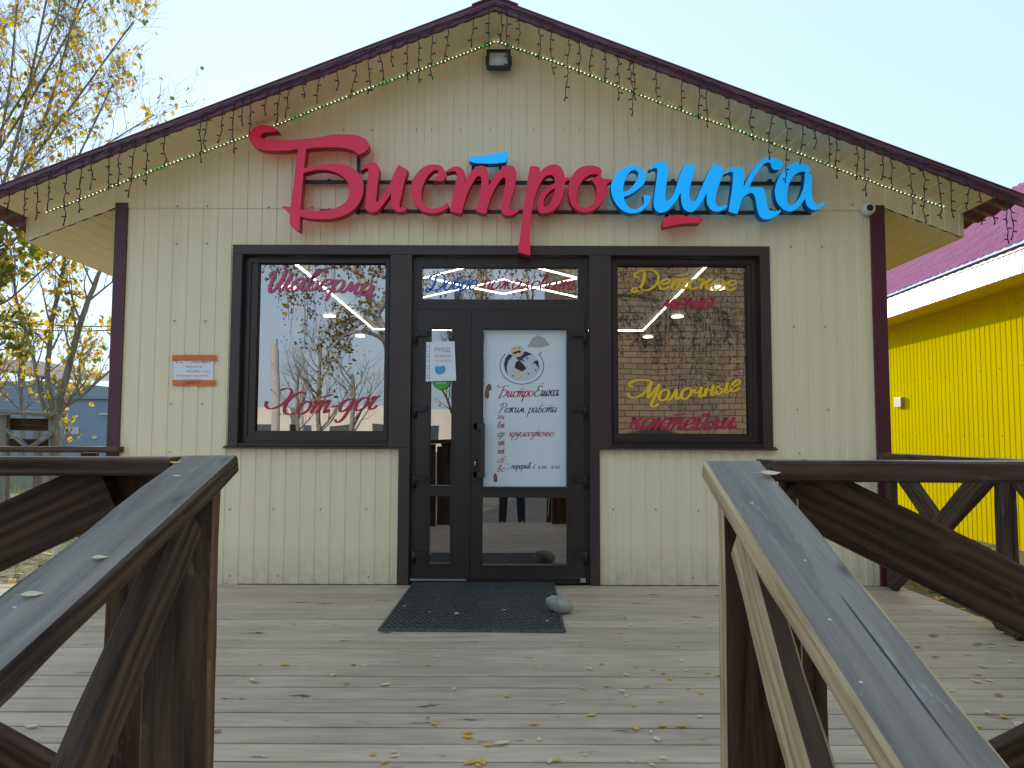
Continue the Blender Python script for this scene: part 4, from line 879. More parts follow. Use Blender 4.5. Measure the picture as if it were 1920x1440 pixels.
# horizontal rail to the left, slightly lower so it butts the handrail
beam('top_rail',(-5.2,d2y(2.10),H-.026),(xl-.082,d2y(2.10),H-.026),.145,.048,['rail_top_wood',RW],lr,(0,0,1),{'left':1,'right':1,'bottom':1,'end':1},2,.002,.006)
beam('post',(-.855,d2y(2.03),-.3),(-.855,d2y(2.03),H-.088),.17,.05,[RW,'rust_edge_wood'],lr,(0,1,0),{'left':1,'right':1},3,.002,.004)
beam('post',(-1.03,d2y(2.17),-.3),(-1.03,d2y(2.17),H-.054),.17,.05,'brace_wood',lr,(0,1,0),None,4,.002,.004)
beam('brace',(-.80,d2y(1.90),.925),(-.80,d2y(.98),.02),.05,.115,[RW,'grey_wood'],lr,(0,-.7,.7),{},5,.003,.006)
beam('brace',(-1.09,d2y(2.11),.985),(-2.9,d2y(2.11),.135),.05,.165,'brace_wood',lr,(0,0,1),None,6,.002,.006)
beam('brace',(-2.75,d2y(2.16),.96),(-.99,d2y(2.16),.03),.05,.150,'brace_wood',lr,(0,0,1),None,7,.002,.006)
beam('post',(-2.85,d2y(2.10),-.3),(-2.85,d2y(2.10),H-.052),.14,.05,RW,lr,(0,1,0),None,8,.002,.004)
beam('post',(-.83,d2y(.62),-.32),(-.83,d2y(.62),.56),.1,.05,RW,lr,(0,1,0),None,9,.002,.004)
# right railing
rr_=empty('railing',(.56,d2y(2.0),0),'dark wooden railing right of the entry with sunlit-toned pale edges and a wide diagonal board','railing','wooden railings flanking the entry')
xr=.562
beam('handrail',(xr,d2y(1.97),H-.026),(xr+.022,d2y(.45),H-.026-(1.97-.45)*.388),.152,.05,['rail_top_wood','sunlit_wood',RW],rr_,(0,0,1),{'left':1,'right':1,'bottom':2,'end':1},11,.003,.007)
beam('top_rail',(.655,d2y(1.99),H-.028),(2.9,d2y(1.99),H-.028),.145,.052,['rail_top_wood',RW],rr_,(0,0,1),{'left':1,'right':1,'bottom':1,'end':1},12,.002,.006)
beam('post',(.618,d2y(1.94),-.3),(.618,d2y(1.94),H-.095),.19,.05,['brace_wood','sunlit_wood'],rr_,(0,1,0),{'left':1,'right':1},13,.002,.004)
beam('post',(.76,d2y(2.03),-.3),(.76,d2y(2.03),H-.056),.10,.05,RW,rr_,(0,1,0),None,14,.002,.004)
beam('brace',(.55,d2y(1.82),.885),(.55,d2y(.95),.02),.05,.115,['rail_wood','sunlit_wood'],rr_,(0,-.7,.7),{'left':1,'right':1},15,.003,.006)
beam('brace',(.72,d2y(1.98),.998),(2.70,d2y(1.98),.03),.05,.158,'brace_wood',rr_,(0,0,1),None,16,.003,.007)
beam('brace',(2.70,d2y(2.04),.99),(.80,d2y(2.04),.03),.05,.150,'brace_wood',rr_,(0,0,1),None,17,.002,.006)
beam('post',(2.82,d2y(1.97),-.3),(2.82,d2y(1.97),H-.056),.14,.05,RW,rr_,(0,1,0),None,18,.002,.004)
beam('post',(.57,d2y(.62),-.32),(.57,d2y(.62),.46),.1,.05,RW,rr_,(0,1,0),None,19,.002,.004)
# ------------------------------------------------------------------ rear railings
ra=empty('railing',(2.86,-1.9,0),'dark wooden railing with crossed braces on the right deck edge before the yellow wall','railing')
xr2=2.862; HR=1.003
beam('top_rail',(xr2,-.025,HR-.025),(xr2,-3.85,HR-.025),.145,.05,['rail_top_wood',RW],ra,(0,0,1),{'left':1,'right':1,'bottom':1,'end':1},21)
for y in (-.06,-1.42,-2.7): beam('post',(xr2,y,-.3),(xr2,y,HR-.052),.14,.05,RW,ra,(1,0,0),None,22+int(y*10))
for (a,b_) in ((-.12,-1.34),(-1.5,-2.62)):
    beam('brace',(xr2+.02,a,.93),(xr2+.02,b_,.05),.048,.145,RW,ra,(0,0,1),None,31); beam('brace',(xr2-.032,b_,.93),(xr2-.032,a,.05),.048,.145,RW,ra,(0,0,1),None,32)
rl=empty('railing',(-4.2,.03,0),'dark wooden railing running left from the corner of the cafe behind the deck','railing')
beam('top_rail',(-6.9,.03,1.012),(-2.965,-.05,1.012),.12,.045,['rail_top_wood',RW],rl,(0,0,1),{'left':1,'right':1,'bottom':1,'end':1},41)
for x in (-3.25,-4.95,-6.6): beam('post',(x,.05,-.3),(x,.05,.985),.12,.05,RW,rl,(0,1,0),None,int(50-x))
# ------------------------------------------------------------------ old grey railing structure behind
og=empty('wooden_railing',(-6.0,3.1,-.32),'weathered grey wooden railing with flat top and crossed braces beyond the deck on the left','railing')
def GO(px,py,d): return W(px,py,d2y(d))
d=9.0
beam('top_rail',GO(-60,769,d),GO(109,778,d),.34,.045,'grey_wood',og,(0,0,1),None,61)
beam('beam',GO(-60,793,d+.05),GO(104,797,d+.05),.04,.14,'brace_wood',og,(0,0,1),None,62)
for px in (-45,8,100): beam('post',GO(px,955,d-.05),GO(px+1,778,d-.05),.09,.07,'grey_wood',og,(0,1,0),None,63+px)
for px in (-30,60): beam('post',GO(px+10,955,d+.9),GO(px+12,790,d+.9),.09,.07,'grey_wood',og,(0,1,0),None,73+px)
beam('brace',GO(12,805,d-.1),GO(56,842,d-.1),.03,.05,'grey_wood',og,(0,0,1),None,65); beam('brace',GO(98,812,d-.1),GO(52,842,d-.1),.03,.05,'grey_wood',og,(0,0,1),None,66)
beam('beam',GO(-50,832,d),GO(104,834,d),.05,.13,'brace_wood',og,(0,0,1),None,67)
# ------------------------------------------------------------------ yellow building
yb_=empty('yellow_building',(6.6,6,-.32),'bright yellow ribbed metal building with pink tiled roof and white fascia, right of the cafe','building')
TX=.0313
ZW,ZFT=3.04,3.365
def yw(X,y): return X+TX*(y+D0)          # x of a line parallel to the building at offset X
def sheet_y(mb,X,y0,y1,z0,z1,per=.118,dep=.010,face=-1):
    dep*=.45; xs=profile_x(y0,y1,per); vs=[];fs=[]
    for (y,h) in xs:
        x=yw(X,y)+face*h*dep; vs+=[(x,y,z0),(x,y,z1)]
    for i in range(len(xs)-1): fs.append((2*i,2*i+1,2*i+3,2*i+2))
    mb.add(vs,fs)
mb=MB(); sheet_y(mb,6.22,-1.5,22,-.32,ZW+.03)
mb.add([(yw(6.22,-1.5),-1.5,-.32),(13,-1.5,-.32),(13,-1.5,3.3),(yw(6.22,-1.5),-1.5,3.05)],[(0,1,2,3)])
mb.build('wall','yellow',yb_)
mb=MB(); sheet_y(mb,5.67,-1.9,22.3,ZW-.0,ZFT,.115,.008); mb.build('fascia','white_trim',yb_)
mb=MB(); xs=profile_x(-1.9,22.3,.11); vs=[];fs=[]
for (y,h) in xs: vs+=[(yw(5.68,y),y,ZW+.012-h*.008),(yw(6.24,y),y,ZW+.012-h*.008)]
for i in range(len(xs)-1): fs.append((2*i,2*i+1,2*i+3,2*i+2))
mb.add(vs,fs); mb.build('soffit','yellow',yb_)
mb=MB(); mb.smooth=True
ny=560; nx=70; y0,y1=-2.0,22.4; Lr=4.6; an=R(35)
vs=[];fs=[]
for i in range(nx+1):
    s=Lr*i/nx
    for j in range(ny+1):
        y=y0+(y1-y0)*j/ny; dd=.013*math.sin(2*math.pi*y/.183)+.02*(1-((s/.35)%1.0))
        X=5.60+s*math.cos(an)-dd*math.sin(an); vs.append((yw(X,y),y,ZFT+.0+s*math.sin(an)+dd*math.cos(an)))
for i in range(nx):
    for j in range(ny):
        a=i*(ny+1)+j; fs.append((a,a+ny+1,a+ny+2,a+1))
mb.add(vs,fs); mb.smooth=False; mb.build('roof','tile_roof',yb_)
mb=MB()
mb.box(yw(5.64,0)-.02,yw(5.64,0)-.0,-2,-1.99,ZFT-.06,ZFT)
mb2=MB(); vs=[(yw(5.655,y),y,z) for y in (-1.95,22.3) for z in (ZFT-.05,ZFT+.01)]; mb2.add(vs,[(0,1,3,2)]); mb2.build('drip_edge','maroon_roof',yb_)
# meter box on the yellow wall
p=W(1691,755,4.6); k=(yw(6.2,4.6))/p.x
dd=6.22*1440/(1691-1004); yy=dd-D0; zc=EYE+(820-755)/1440*dd
mb=MB(); x=yw(6.22,yy)
mb.box(x-.07,x-.008,yy-.12,yy+.12,zc-.09,zc+.08); o=mb.build('meter_box','beige_box',yb_); bevel(o,.008)
# screws on yellow wall
rn=random.Random(5)
for z in (2.85,2.05,1.15):
    y=2.5
    while y<9:
        for q in (0,.04,.08)[:rn.choice((1,1,1,1,3))]:
            x=yw(6.22,y+q)-.012; boxo('screw','brown_roof',yb_,x-.004,x+.006,y+q-.004,y+q+.004,z-.004,z+.004)
        y+=.46
# ------------------------------------------------------------------ trees
def tree(name,base_,trunk_pts,levels,seed,label,cat='tree',leafm='leaf_yellow',nleaf=1500,leafsize=.05,bark='bark',spread=1.0,droop=0,twig=.8,group=None,leafm2=None,mix=.0,upb=.5,trunkr=.1,lens=(1.8,1.0,.55,.3),kids=(5,5,4,3)):
    rn=random.Random(seed); T=empty(name,base_,label,cat,group)
    tk=MB(); cr=MB(); cr.m=0; ends=[]
    def branch(p,d,L_,r,lv,mbx):
        pts=[p.copy()]; rs=[r]; n=max(3,int(L_/.12) if lv<2 else 4); q=p.copy(); dd=d.normalized()
        for k in range(n):
            dd=(dd+Vector((rn.uniform(-1,1),rn.uniform(-1,1),rn.uniform(-1,1)))*.13+Vector((0,0,(upb*.10-droop*.12*(lv>0)))) ).normalized()
            q=q+dd*(L_/n); pts.append(q.copy()); rs.append(r*(1-.75*(k+1)/n))
        mbx.tube(pts,rs,6 if lv==0 else (5 if lv==1 else 3))
        if lv>=levels: ends.append(pts); return
        kd=kids[min(lv,len(kids)-1)]
        for k in range(kd):
            t=.25+.75*(k+rn.random())/kd; ix=min(n-1,int(t*n)); p2=pts[ix].lerp(pts[ix+1],t*n-ix if ix<n else 0)
            ax=Vector((rn.uniform(-1,1),rn.uniform(-1,1),rn.uniform(-.4,.8))).normalized(); tg=(pts[ix+1]-pts[ix]).normalized()
            nd=(tg*.75+(ax-tg*ax.dot(tg)).normalized()*spread*rn.uniform(.5,.95)).normalized()
            branch(p2,nd,lens[min(lv+1,len(lens)-1)]*rn.uniform(.6,1.25),max(.0025,rs[ix]*.5),lv+1,cr if lv>=1 else tk)
    for (pts,r) in trunk_pts:
        P=[Vector(p) for p in pts]; n=len(P); rs=[r*(1-.55*k/(n-1)) for k in range(n)]
        sm=[];sr=[]
        for i in range(n-1):
            for k in range(4):
                t=k/4; sm.append(P[i].lerp(P[i+1],t)+Vector((rn.uniform(-1,1),rn.uniform(-1,1),0))*r*.12); sr.append(rs[i]*(1-t)+rs[i+1]*t)
        sm.append(P[-1]); sr.append(rs[-1]); tk.tube(sm,sr,8)
        nb=max(4,int(sum((P[i+1]-P[i]).length for i in range(n-1))/.33))
        for k in range(nb):
            t=.28+.72*(k+rn.random())/nb; f=t*(len(sm)-1); ix=min(len(sm)-2,int(f)); p2=sm[ix].lerp(sm[ix+1],f-ix)
            a=rn.uniform(0,2*math.pi); tg=(sm[ix+1]-sm[ix]).normalized(); nd=(tg*.8+Vector((math.cos(a),math.sin(a),rn.uniform(-.1,.5)))*spread).normalized()
            branch(p2,nd,lens[0]*rn.uniform(.6,1.2)*(1.15-.5*t),sr[ix]*.45,1,tk)
    o=tk.build('trunk',bark,T)
    lf=MB(); lf.m=1; lf.v=cr.v; lf.f=cr.f; lf.mi=cr.mi; lf.sm=cr.sm
    for k in range(nleaf):
        pts=rn.choice(ends); i=rn.randrange(len(pts)-1); p=pts[i].lerp(pts[i+1],rn.random())+Vector((rn.gauss(0,1),rn.gauss(0,1),rn.gauss(0,1)))*.02
        s=leafsize*rn.uniform(.6,1.3); a=Vector((rn.gauss(0,1),rn.gauss(0,1),rn.gauss(-.6,1))).normalized(); b=a.cross(Vector((rn.gauss(0,1),rn.gauss(0,1),rn.gauss(0,1)))).normalized(); c=a.cross(b)*.25
        lf.m=2 if (leafm2 and rn.random()<mix) else 1
        q=[p,p+a*s*.35+b*s*.42+c*s,p+a*s*.8+b*s*.28+c*s*.6,p+a*s*1.15,p+a*s*.8-b*s*.28+c*s*.6,p+a*s*.35-b*s*.42+c*s]
        lf.add(q,[(0,1,2,3),(0,3,4,5)])
    lf.build('crown',[bark,leafm,leafm2 or leafm],T)
    return T
def Tp(px,py,d): return W(px,py,d2y(d))
# tall tree whose limbs sweep up from beyond the left edge
b0=Tp(-150,990,11)
limbs=[([b0,Tp(-120,700,11),Tp(-90,520,11),Tp(-60,330,11.1),Tp(-40,120,11.2),Tp(-20,-120,11.3)],.085)]
for (x0,y0,x1,y1,x2,y2,x3,y3,rr0) in ((-110,640,-20,430,40,230,95,-40,.040),(-105,600,0,400,90,210,165,-60,.036),(-100,560,10,470,130,330,215,150,.030),(-95,520,-10,330,20,150,40,-80,.034),(-90,620,20,560,120,470,200,400,.020),(-80,460,60,300,170,150,250,40,.028),(-80,400,50,200,130,60,190,-60,.026),(-70,500,60,430,160,380,270,300,.022),(-60,340,60,150,110,20,120,-90,.024),(-75,430,90,360,200,270,290,215,.020)):
    dd_=11+((x0*7+y1)%10)/10-.5
    limbs.append(([Tp(x0,y0,11),Tp(x1,y1,dd_),Tp(x2,y2,dd_),Tp(x3,y3,dd_)],rr0*.75))
tree('tall_tree',b0,limbs,3,21,
 'tall sparse autumn tree with many thin pale limbs and yellow leaves above the left eave',leafm='leaf_yellow',leafm2='leaf_green',mix=.25,nleaf=2100,leafsize=.072,lens=(1.0,.66,.45,.3),kids=(6,6,6,3),spread=.8)
b1=Tp(108,985,13)
tree('forked_tree',b1,[([b1,Tp(103,800,13),Tp(100,770,13)],.11),([Tp(103,790,13),Tp(128,690,13),Tp(152,600,13),Tp(182,520,13.1),Tp(215,440,13.2)],.065),([Tp(102,785,13),Tp(88,700,13),Tp(98,600,12.9),Tp(120,500,12.8),Tp(125,420,12.8)],.05),([Tp(96,800,13),Tp(80,760,13),Tp(60,660,13),Tp(30,560,13),Tp(20,470,13)],.04),([Tp(100,775,13),Tp(150,745,13),Tp(200,700,13.2),Tp(250,660,13.4)],.03)],3,33,
 'forked tree with dark stems and yellow leaves between the grey railing and the cafe corner',leafm='leaf_yellow',leafm2='leaf_green',mix=.3,nleaf=1250,leafsize=.085,lens=(1.2,.8,.5,.3),kids=(5,5,4,3),spread=.85)
b2=Tp(-200,1010,10)
tree('leafy_tree',b2,[([b2,Tp(-130,760,10),Tp(-70,600,10),Tp(-20,500,10)],.07),([Tp(-130,760,10),Tp(-60,680,10),Tp(10,640,10)],.04),([Tp(-90,640,10),Tp(-30,560,10),Tp(30,500,10)],.04)],3,44,
 'leafy tree with green and gold foliage at the left edge below the eave',leafm='leaf_green',leafm2='leaf_yellow',mix=.3,nleaf=1400,leafsize=.085,lens=(.8,.5,.35,.22),kids=(5,4,3,3),spread=.8)
for i,(px,d_,hh,lb) in enumerate(((40,30,640,'distant bare tree behind the grey sheds, left one'),(150,36,650,'distant bare tree behind the grey sheds, near the cafe corner'),(-40,26,560,'distant bare tree at the far left edge of the view'))):
    b=Tp(px,900,d_); b.z=-.32
    tree('bare_tree',b,[([b,Tp(px+4,780,d_),Tp(px-3,700,d_),Tp(px+6,hh,d_)],.12)],3,60+i,lb,leafm='leaf_yellow',nleaf=350,leafsize=.14,lens=(2.0,1.2,.8,.5),kids=(5,5,4,3),spread=.7,group='distant trees on the left')
# ------------------------------------------------------------------ far sheds on the left
sh=empty('shed',(-22,34,-.32),'long grey siding shed with a brown roof edge behind the trees','building')
d=40.0
p0=Tp(-120,700,d); p1=Tp(118,715,d)
mb=MB(); mb.box(p0.x,p1.x,d2y(d),d2y(d)+8,-.32,p1.z)
for k in range(26): z=-.3+k*.18; mb.box(p0.x,p1.x+.02,d2y(d)-.02,d2y(d)-.004,z,z+.02) if z<p1.z else None
mb.build('wall','siding_grey',sh)
mb=MB(); mb.add([(p0.x,d2y(d)-.4,p0.z+.9),(p1.x+.3,d2y(d)-.4,p1.z+.05),(p1.x+.3,d2y(d)+9,p1.z+.6),(p0.x,d2y(d)+9,p0.z+1.5),(p0.x,d2y(d)-.4,p0.z+.75),(p1.x+.3,d2y(d)-.4,p1.z-.12)],[(0,1,2,3),(0,4,5,1)]); mb.build('roof','brown_roof',sh)
s2=empty('shed',(-19,28,-.32),'low blue grey shed with small windows just left of the cafe corner','building')
d=33.0; p0=Tp(108,748,d); p1=Tp(330,744,d)
mb=MB(); mb.box(p0.x,p1.x,d2y(d),d2y(d)+7,-.32,p0.z); mb.box(p0.x-.1,p1.x,d2y(d)-.12,d2y(d)+7.2,p0.z+.002,p0.z+.14); mb.build('wall','siding_blue',s2)
for (a,b_,c_,e_) in ((119,146,801,814),(172,180,817,823),(185,206,775,778)):
    q0=Tp(a,e_,d-.1); q1=Tp(b_,c_,d-.1); boxo('window','white_wall',s2,q0.x,q1.x,d2y(d)-.06,d2y(d)-.005,q0.z,q1.z)
# overhead wires
for i,(ya,yb2) in enumerate(((585,607),(600,612))):
    mb=MB(); a=Tp(-80,ya,25); b_=Tp(300,yb2,25); mb.tube([a.lerp(b_,t/12)-Vector((0,0,.25*math.sin(math.pi*t/12))) for t in range(13)],.02,4)
    tag(mb.build('overhead_wire','black_wire'),'thin dark overhead wire behind the left trees, %s of the two'%('upper','lower')[i],'wire','overhead wires')
# leaf litter beyond the deck
mb=MB(); rn=random.Random(9)
for k in range(5200):
    if k%4: x,y=rn.uniform(-12,-3.2),rn.uniform(.15,9)
    else: x,y=rn.uniform(3.1,6.2),rn.uniform(-4.5,8)
    s=rn.uniform(.03,.07); a=rn.uniform(0,6.28); p=Vector((x,y,-.31+rn.uniform(0,.03))); u=Vector((math.cos(a),math.sin(a),rn.uniform(-.3,.3)))*s; v=Vector((-math.sin(a),math.cos(a),rn.uniform(-.3,.3)))*s*.6
    mb.m=rn.choice((0,0,1,2)); mb.add([p-u,p+v,p+u,p-v],[(0,1,2,3)])
lt=mb.build('leaf_litter',['fallen_gold','fallen_brown','leaf_green'],keep=True); tag(lt,'fallen leaves covering the ground around the deck','leaves',kind='stuff')
mb=MB()
for k in range(9000):
    x,y=rn.uniform(-16,-3.3),rn.uniform(.3,16)
    p=Vector((x,y,-.32)); a=rn.uniform(0,6.28); h=rn.uniform(.06,.22); u=Vector((math.cos(a),math.sin(a),0))*.006; q=p+Vector((rn.uniform(-.05,.05),rn.uniform(-.05,.05),h))
    mb.add([p-u,p+u,q],[(0,1,2)])
gr=mb.build('grass','leaf_green',keep=True); tag(gr,'rough grass beyond the left end of the deck','grass',kind='stuff')
# ------------------------------------------------------------------ fallen leaves as individuals
def leafmesh(seed,mt):
    rn=random.Random(seed); n=6; vs=[];fs=[]; curl=rn.uniform(.15,.6)*rn.choice((1,1,-.4)); bend=rn.uniform(.1,.5)
    for i in range(n+1):
        t=i/n; w_=.30*math.sin(math.pi*min(1,t*1.05+.03))**.8*(1-.25*t); x=t-.5
        for j,s in enumerate((-1,-.5,0,.5,1)):
            vs.append((x,s*w_,.06+curl*.5*(s*w_*2)**2+bend*(x*x)*.5+rn.uniform(-.01,.01)))
    for i in range(n):
        for j in range(4): a=i*5+j; fs.append((a,a+1,a+6,a+5))
    k=len(vs); vs+=[(-.5,-.012,.1),(-.5,.012,.1),(-.85,.05,.06),(-.85,.07,.06)]; fs.append((k,k+1,k+3,k+2))
    me=bpy.data.meshes.new('fallen_leaf'); me.from_pydata(vs,[],fs); me.materials.append(M[mt]); me.polygons.foreach_set('use_smooth',[True]*len(fs)); return me
LM={c:[leafmesh(i*7+j*31,mt) for i in range(4)] for j,(c,mt) in enumerate((('g','fallen_gold'),('t','fallen_tan'),('b','fallen_brown')))}
LN={'g':'golden','t':'pale tan','b':'brown'}
def fallen(pos,size,c,label,rz=None,tilt=(0,0),group='fallen leaves on the deck'):
    rn=random.Random(int(pos.x*1000)+int(pos.y*777)); o=bpy.data.objects.new('fallen_leaf',LM[c][rn.randrange(4)]); link(o,None,pos); o.scale=(size,size,size); o.rotation_euler=(tilt[0],tilt[1],rz if rz is not None else rn.uniform(0,6.28))
    return tag(o,label,'leaf',group)
dk='533,1247,g,16 473,1276,t,14 624,1266,t,12 662,1247,b,10 685,1248,t,9 800,1247,g,9 821,1231,t,10 724,1284,t,18 651,1283,b,9 851,1292,t,10 950,1305,g,14 814,1357,g,15 803,1346,b,9 876,1374,g,18 878,1382,g,20 917,1397,g,18 942,1395,t,26 699,1415,g,14 738,1410,t,13 741,1418,t,15 720,1430,g,15 876,1431,g,15 886,1430,g,18 905,1429,g,20 897,1436,g,15 999,1358,g,18 1011,1387,t,13 792,1399,t,8 997,1189,g,9 1164,1187,g,10 963,1206,t,7 1003,1237,t,8 1011,1251,t,9 921,1265,t,8 1089,1210,g,9 1104,1213,t,9 1182,1172,t,12 1289,1168,t,11 1174,1202,t,11 1127,1246,b,9 1106,1255,t,11 1193,1251,g,8 1224,1255,g,10 1175,1266,t,12 1256,1273,g,12 1135,1286,g,12 1093,1291,g,12 1167,1296,t,13 1174,1304,t,9 1213,1286,g,12 1189,1323,g,12 1237,1315,g,12 1315,1299,g,15 1107,1341,g,18 1055,1317,t,10 1046,1343,g,9 1192,1366,g,17 1241,1361,g,16 1277,1361,g,17 1221,1373,t,10 1233,1387,t,18 1317,1384,g,9 1098,1416,t,10 1030,1429,t,16 1043,1426,g,14 1184,1428,t,12 1242,1422,t,14 1311,1344,t,12 857,1156,g,15 758,1141,t,7 805,1152,t,6 946,1148,t,8 1026,1169,t,8 491,1178,b,6 486,1247,b,7 407,1372,b,14 57,1363,t,20 404,1372,b,8 1273,1211,g,10 1278,1239,t,11 1288,1257,t,9 1326,1262,g,11 1245,1264,b,8 1290,1291,g,9 1222,1434,t,12 1332,1175,t,9'
DK=[]
for it in dk.split():
    a=it.split(','); DK.append((float(a[0]),float(a[1]),a[2],float(a[3])))
rn=random.Random(77)
for k in range(46):
    px=rn.uniform(1560,1915); py=rn.uniform(1165,1425)
    if px<1500+(py-900)*.62: continue
    p=G(px,py,.004)
    if p.x>2.9 or p.y<-3.9: continue
    DK.append((px,py,rn.choice('gttb'),rn.uniform(11,17)))
def zone(px,py):
    if px>1480: return 'right of the sloping handrail','fallen leaves right of the handrail'
    if 710<px<1050 and py<1184: return 'on the black mat','fallen leaves on the mat'
    row='on the boards near the mat' if py<1235 else ('midway on the deck' if py<1330 else 'in the foreground')
    col='left' if px<620 else ('centre left' if px<860 else ('centre' if px<1090 else 'right'))
    return row+', '+col,'fallen leaves on the deck'
Z={}
for L_ in DK: Z.setdefault((zone(L_[0],L_[1]),L_[2]),[]).append(L_)
ORD=['leftmost','second from left','third from left','fourth from left','fifth from left','sixth from left','seventh from left','eighth from left','ninth from left','tenth from left','eleventh from left','twelfth from left','thirteenth from left','fourteenth from left','fifteenth from left']
for ((zn,grp),c),lst in Z.items():
    lst.sort()
    for k,(px,py,c,sz) in enumerate(lst):
        p=G(px,py,.004); dd=(p-Vector((0,-D0,EYE))).length
        if 'mat'==zn[-3:]: p.z=.018
        nm='%s fallen leaf %s'%(LN[c],zn)
        if len(lst)>1: nm+=', '+ORD[min(k,14)]
        fallen(p,sz*dd/1440*1.15,c,nm,group=grp)
def on_rail(px,py,size,c,lb,x0,dtop,slope,rz,right=False):
    # intersect the pixel ray with the sloping handrail top
    d=fw+rt*((px-960)/F)-up*((py-720)/F); k0=1/d.y
    dx,dz=d.x*k0,d.z*k0
    # z = H+.003 - (dtop-dist)*slope ; z = EYE+dz*dist
    dist=(H+.004-slope*dtop-EYE)/(dz-slope)
    p=Vector((dx*dist,dist-D0,EYE+dz*dist)); fallen(p,size,c,lb,rz,(math.atan(slope)*0,0),'leaves on the handrails').rotation_euler=(math.atan(slope),0,rz)
on_rail(62,1117,.036,'t','pale curled leaf low on the left handrail',xl,2.1,.302,.4); on_rail(188,1047,.030,'t','tan leaf with a long stalk halfway up the left handrail',xl,2.1,.302,.6)
on_rail(333,893,.020,'t','small flat pale leaf near the top of the left handrail',xl,2.1,.302,.1); on_rail(330,868,.034,'g','crumpled yellow leaf at the top end of the left handrail',xl,2.1,.302,.5)
on_rail(1446,889,.05,'t','large curled tan leaf where the right handrail meets the level rail',xr,1.97,.388,.1)
p=W(1650,852,-.02); fallen(Vector((2.86,-.1,HR+.002)),.06,'t','pale leaf on the level rail before the yellow wall, nearer the cafe corner',.3,group='leaves on the handrails')
fallen(Vector((2.86,-1.35,HR+.002)),.07,'g','orange leaf on the level rail before the yellow wall, near the right border',.3,group='leaves on the handrails')
# ------------------------------------------------------------------ what the panes mirror (stands behind the camera)
bb=empty('brick_building',(11,-15,-.32),'tan brick building mirrored in the right window','building')
mb=MB(); mb.box(1.35,22,-26,-13.5,-.32,11); mb.build('wall','brick',bb)
mb=MB(); mb.box(1.2,22.2,-26.2,-13.3,11.002,11.3); mb.build('roof','brown_roof',bb)
for zz in (2.0,5.2,8.4):
    for xx in (10,13.5,17):
        boxo('window','dark_window',bb,xx,xx+1.6,-13.5,-13.46,zz,zz+1.7)
wb=empty('white_building',(-22,-60,-.32),'low cream building with a row of windows mirrored in the left window','building')
mb=MB(); mb.box(-45,-4,-66,-58,-.32,3.4); mb.build('wall','white_wall',wb)
for k in range(11): boxo('window','dark_window',wb,-43+k*3.5,-41+k*3.5,-58.0,-57.95,.7,2.0)
def revp(px,py,Y):        # point whose mirror image in the glass appears at the pixel
    v=W(px,py,-Y+.15); return Vector((v.x,Y,v.z))
for i,(px,py,w_) in enumerate(((516,632,.36),(571,694,.20))):
    p=revp(px,py,-55-3*i); mb=MB(); n=12
    mb.ring([[Vector((p.x+r*math.cos(2*math.pi*k/n),p.y+r*math.sin(2*math.pi*k/n),z)) for k in range(n)] for r,z in ((w_,-.32),(w_*.85,p.z*.9),(w_*.6,p.z*.905),(w_*.6,p.z))]); tag(mb.build('chimney','concrete'),('tall pale chimney' if i==0 else 'thin short pale chimney')+' mirrored in the left window','chimney')
bp_=[revp(775,870,-9.5),revp(745,700,-9.5),revp(706,590,-9.5),revp(668,495,-9.5),revp(640,380,-9.5),revp(600,250,-9.5)]; bp_[0].z=-.32
tree('birch_tree',bp_[0],[(bp_,.13),([bp_[3],revp(560,430,-9.3),revp(520,420,-9.2)],.05),([bp_[2],revp(800,440,-9.6),revp(950,400,-9.4),revp(1150,400,-9.2),revp(1300,420,-9.2)],.07)],3,81,'leaning white birch with hanging leaves mirrored in the left window',leafm='leaf_birch',leafm2='leaf_yellow',mix=.2,nleaf=5200,leafsize=.07,bark='birch_bark',droop=1.6,upb=0,lens=(1.5,1.1,.6,.4),kids=(5,5,4,3),spread=.7)
for i,(px,top,Y) in enumerate(((600,640,-30),(660,700,-26),(560,690,-34),(860,520,-16),(900,500,-18),(1000,560,-17))):
    b=revp(px,870,Y); b.z=-.32; t=revp(px,top,Y)
    tree('bare_tree',b,[([b,b.lerp(t,.3),b.lerp(t,.65),t],.13)],3,90+i,'bare twiggy tree mirrored in the glass of the cafe front, %s'%('middle of the left window','right of the left window','left of the left window','in the narrow pane','leftmost in the top pane','right in the top pane')[i],'tree',leafm='leaf_birch',nleaf=60,leafsize=.08,lens=(2.6,1.6,1.0,.6) if i<3 else (2.4,1.4,.8,.5),kids=(7,6,5,3) if i<2 else (5,5,4,3),spread=.9 if i<3 else .6,group='bare trees mirrored in the glass')
hb=MB(); rn=random.Random(5)
hb_root=empty('birch_branch',revp(900,300,-9.2),'hanging birch twigs with small leaves mirrored high in both windows','branch')
def hang(px,t,b_,Y):
    p=revp(px,t,Y); q_=revp(px+rn.uniform(-18,18),b_,Y); n=10; pts=[p.lerp(q_,k/n)+Vector((rn.uniform(-.03,.03),rn.uniform(-.05,.05),0)) for k in range(n+1)]
    hb.m=0; hb.tube(pts,.006,3)
    for k in range(46):
        c=pts[rn.randrange(n+1)]+Vector((rn.gauss(0,.09),rn.gauss(0,.09),rn.gauss(0,.08))); s_=rn.uniform(.02,.04); a=Vector((rn.gauss(0,1),rn.gauss(0,1),rn.gauss(-1,.6))).normalized(); b2_=a.cross(Vector((rn.gauss(0,1),1,rn.gauss(0,1)))).normalized()
        hb.m=1; hb.add([c,c+a*s_+b2_*s_*.8,c+a*s_*2.2,c+a*s_-b2_*s_*.8],[(0,1,2,3)])
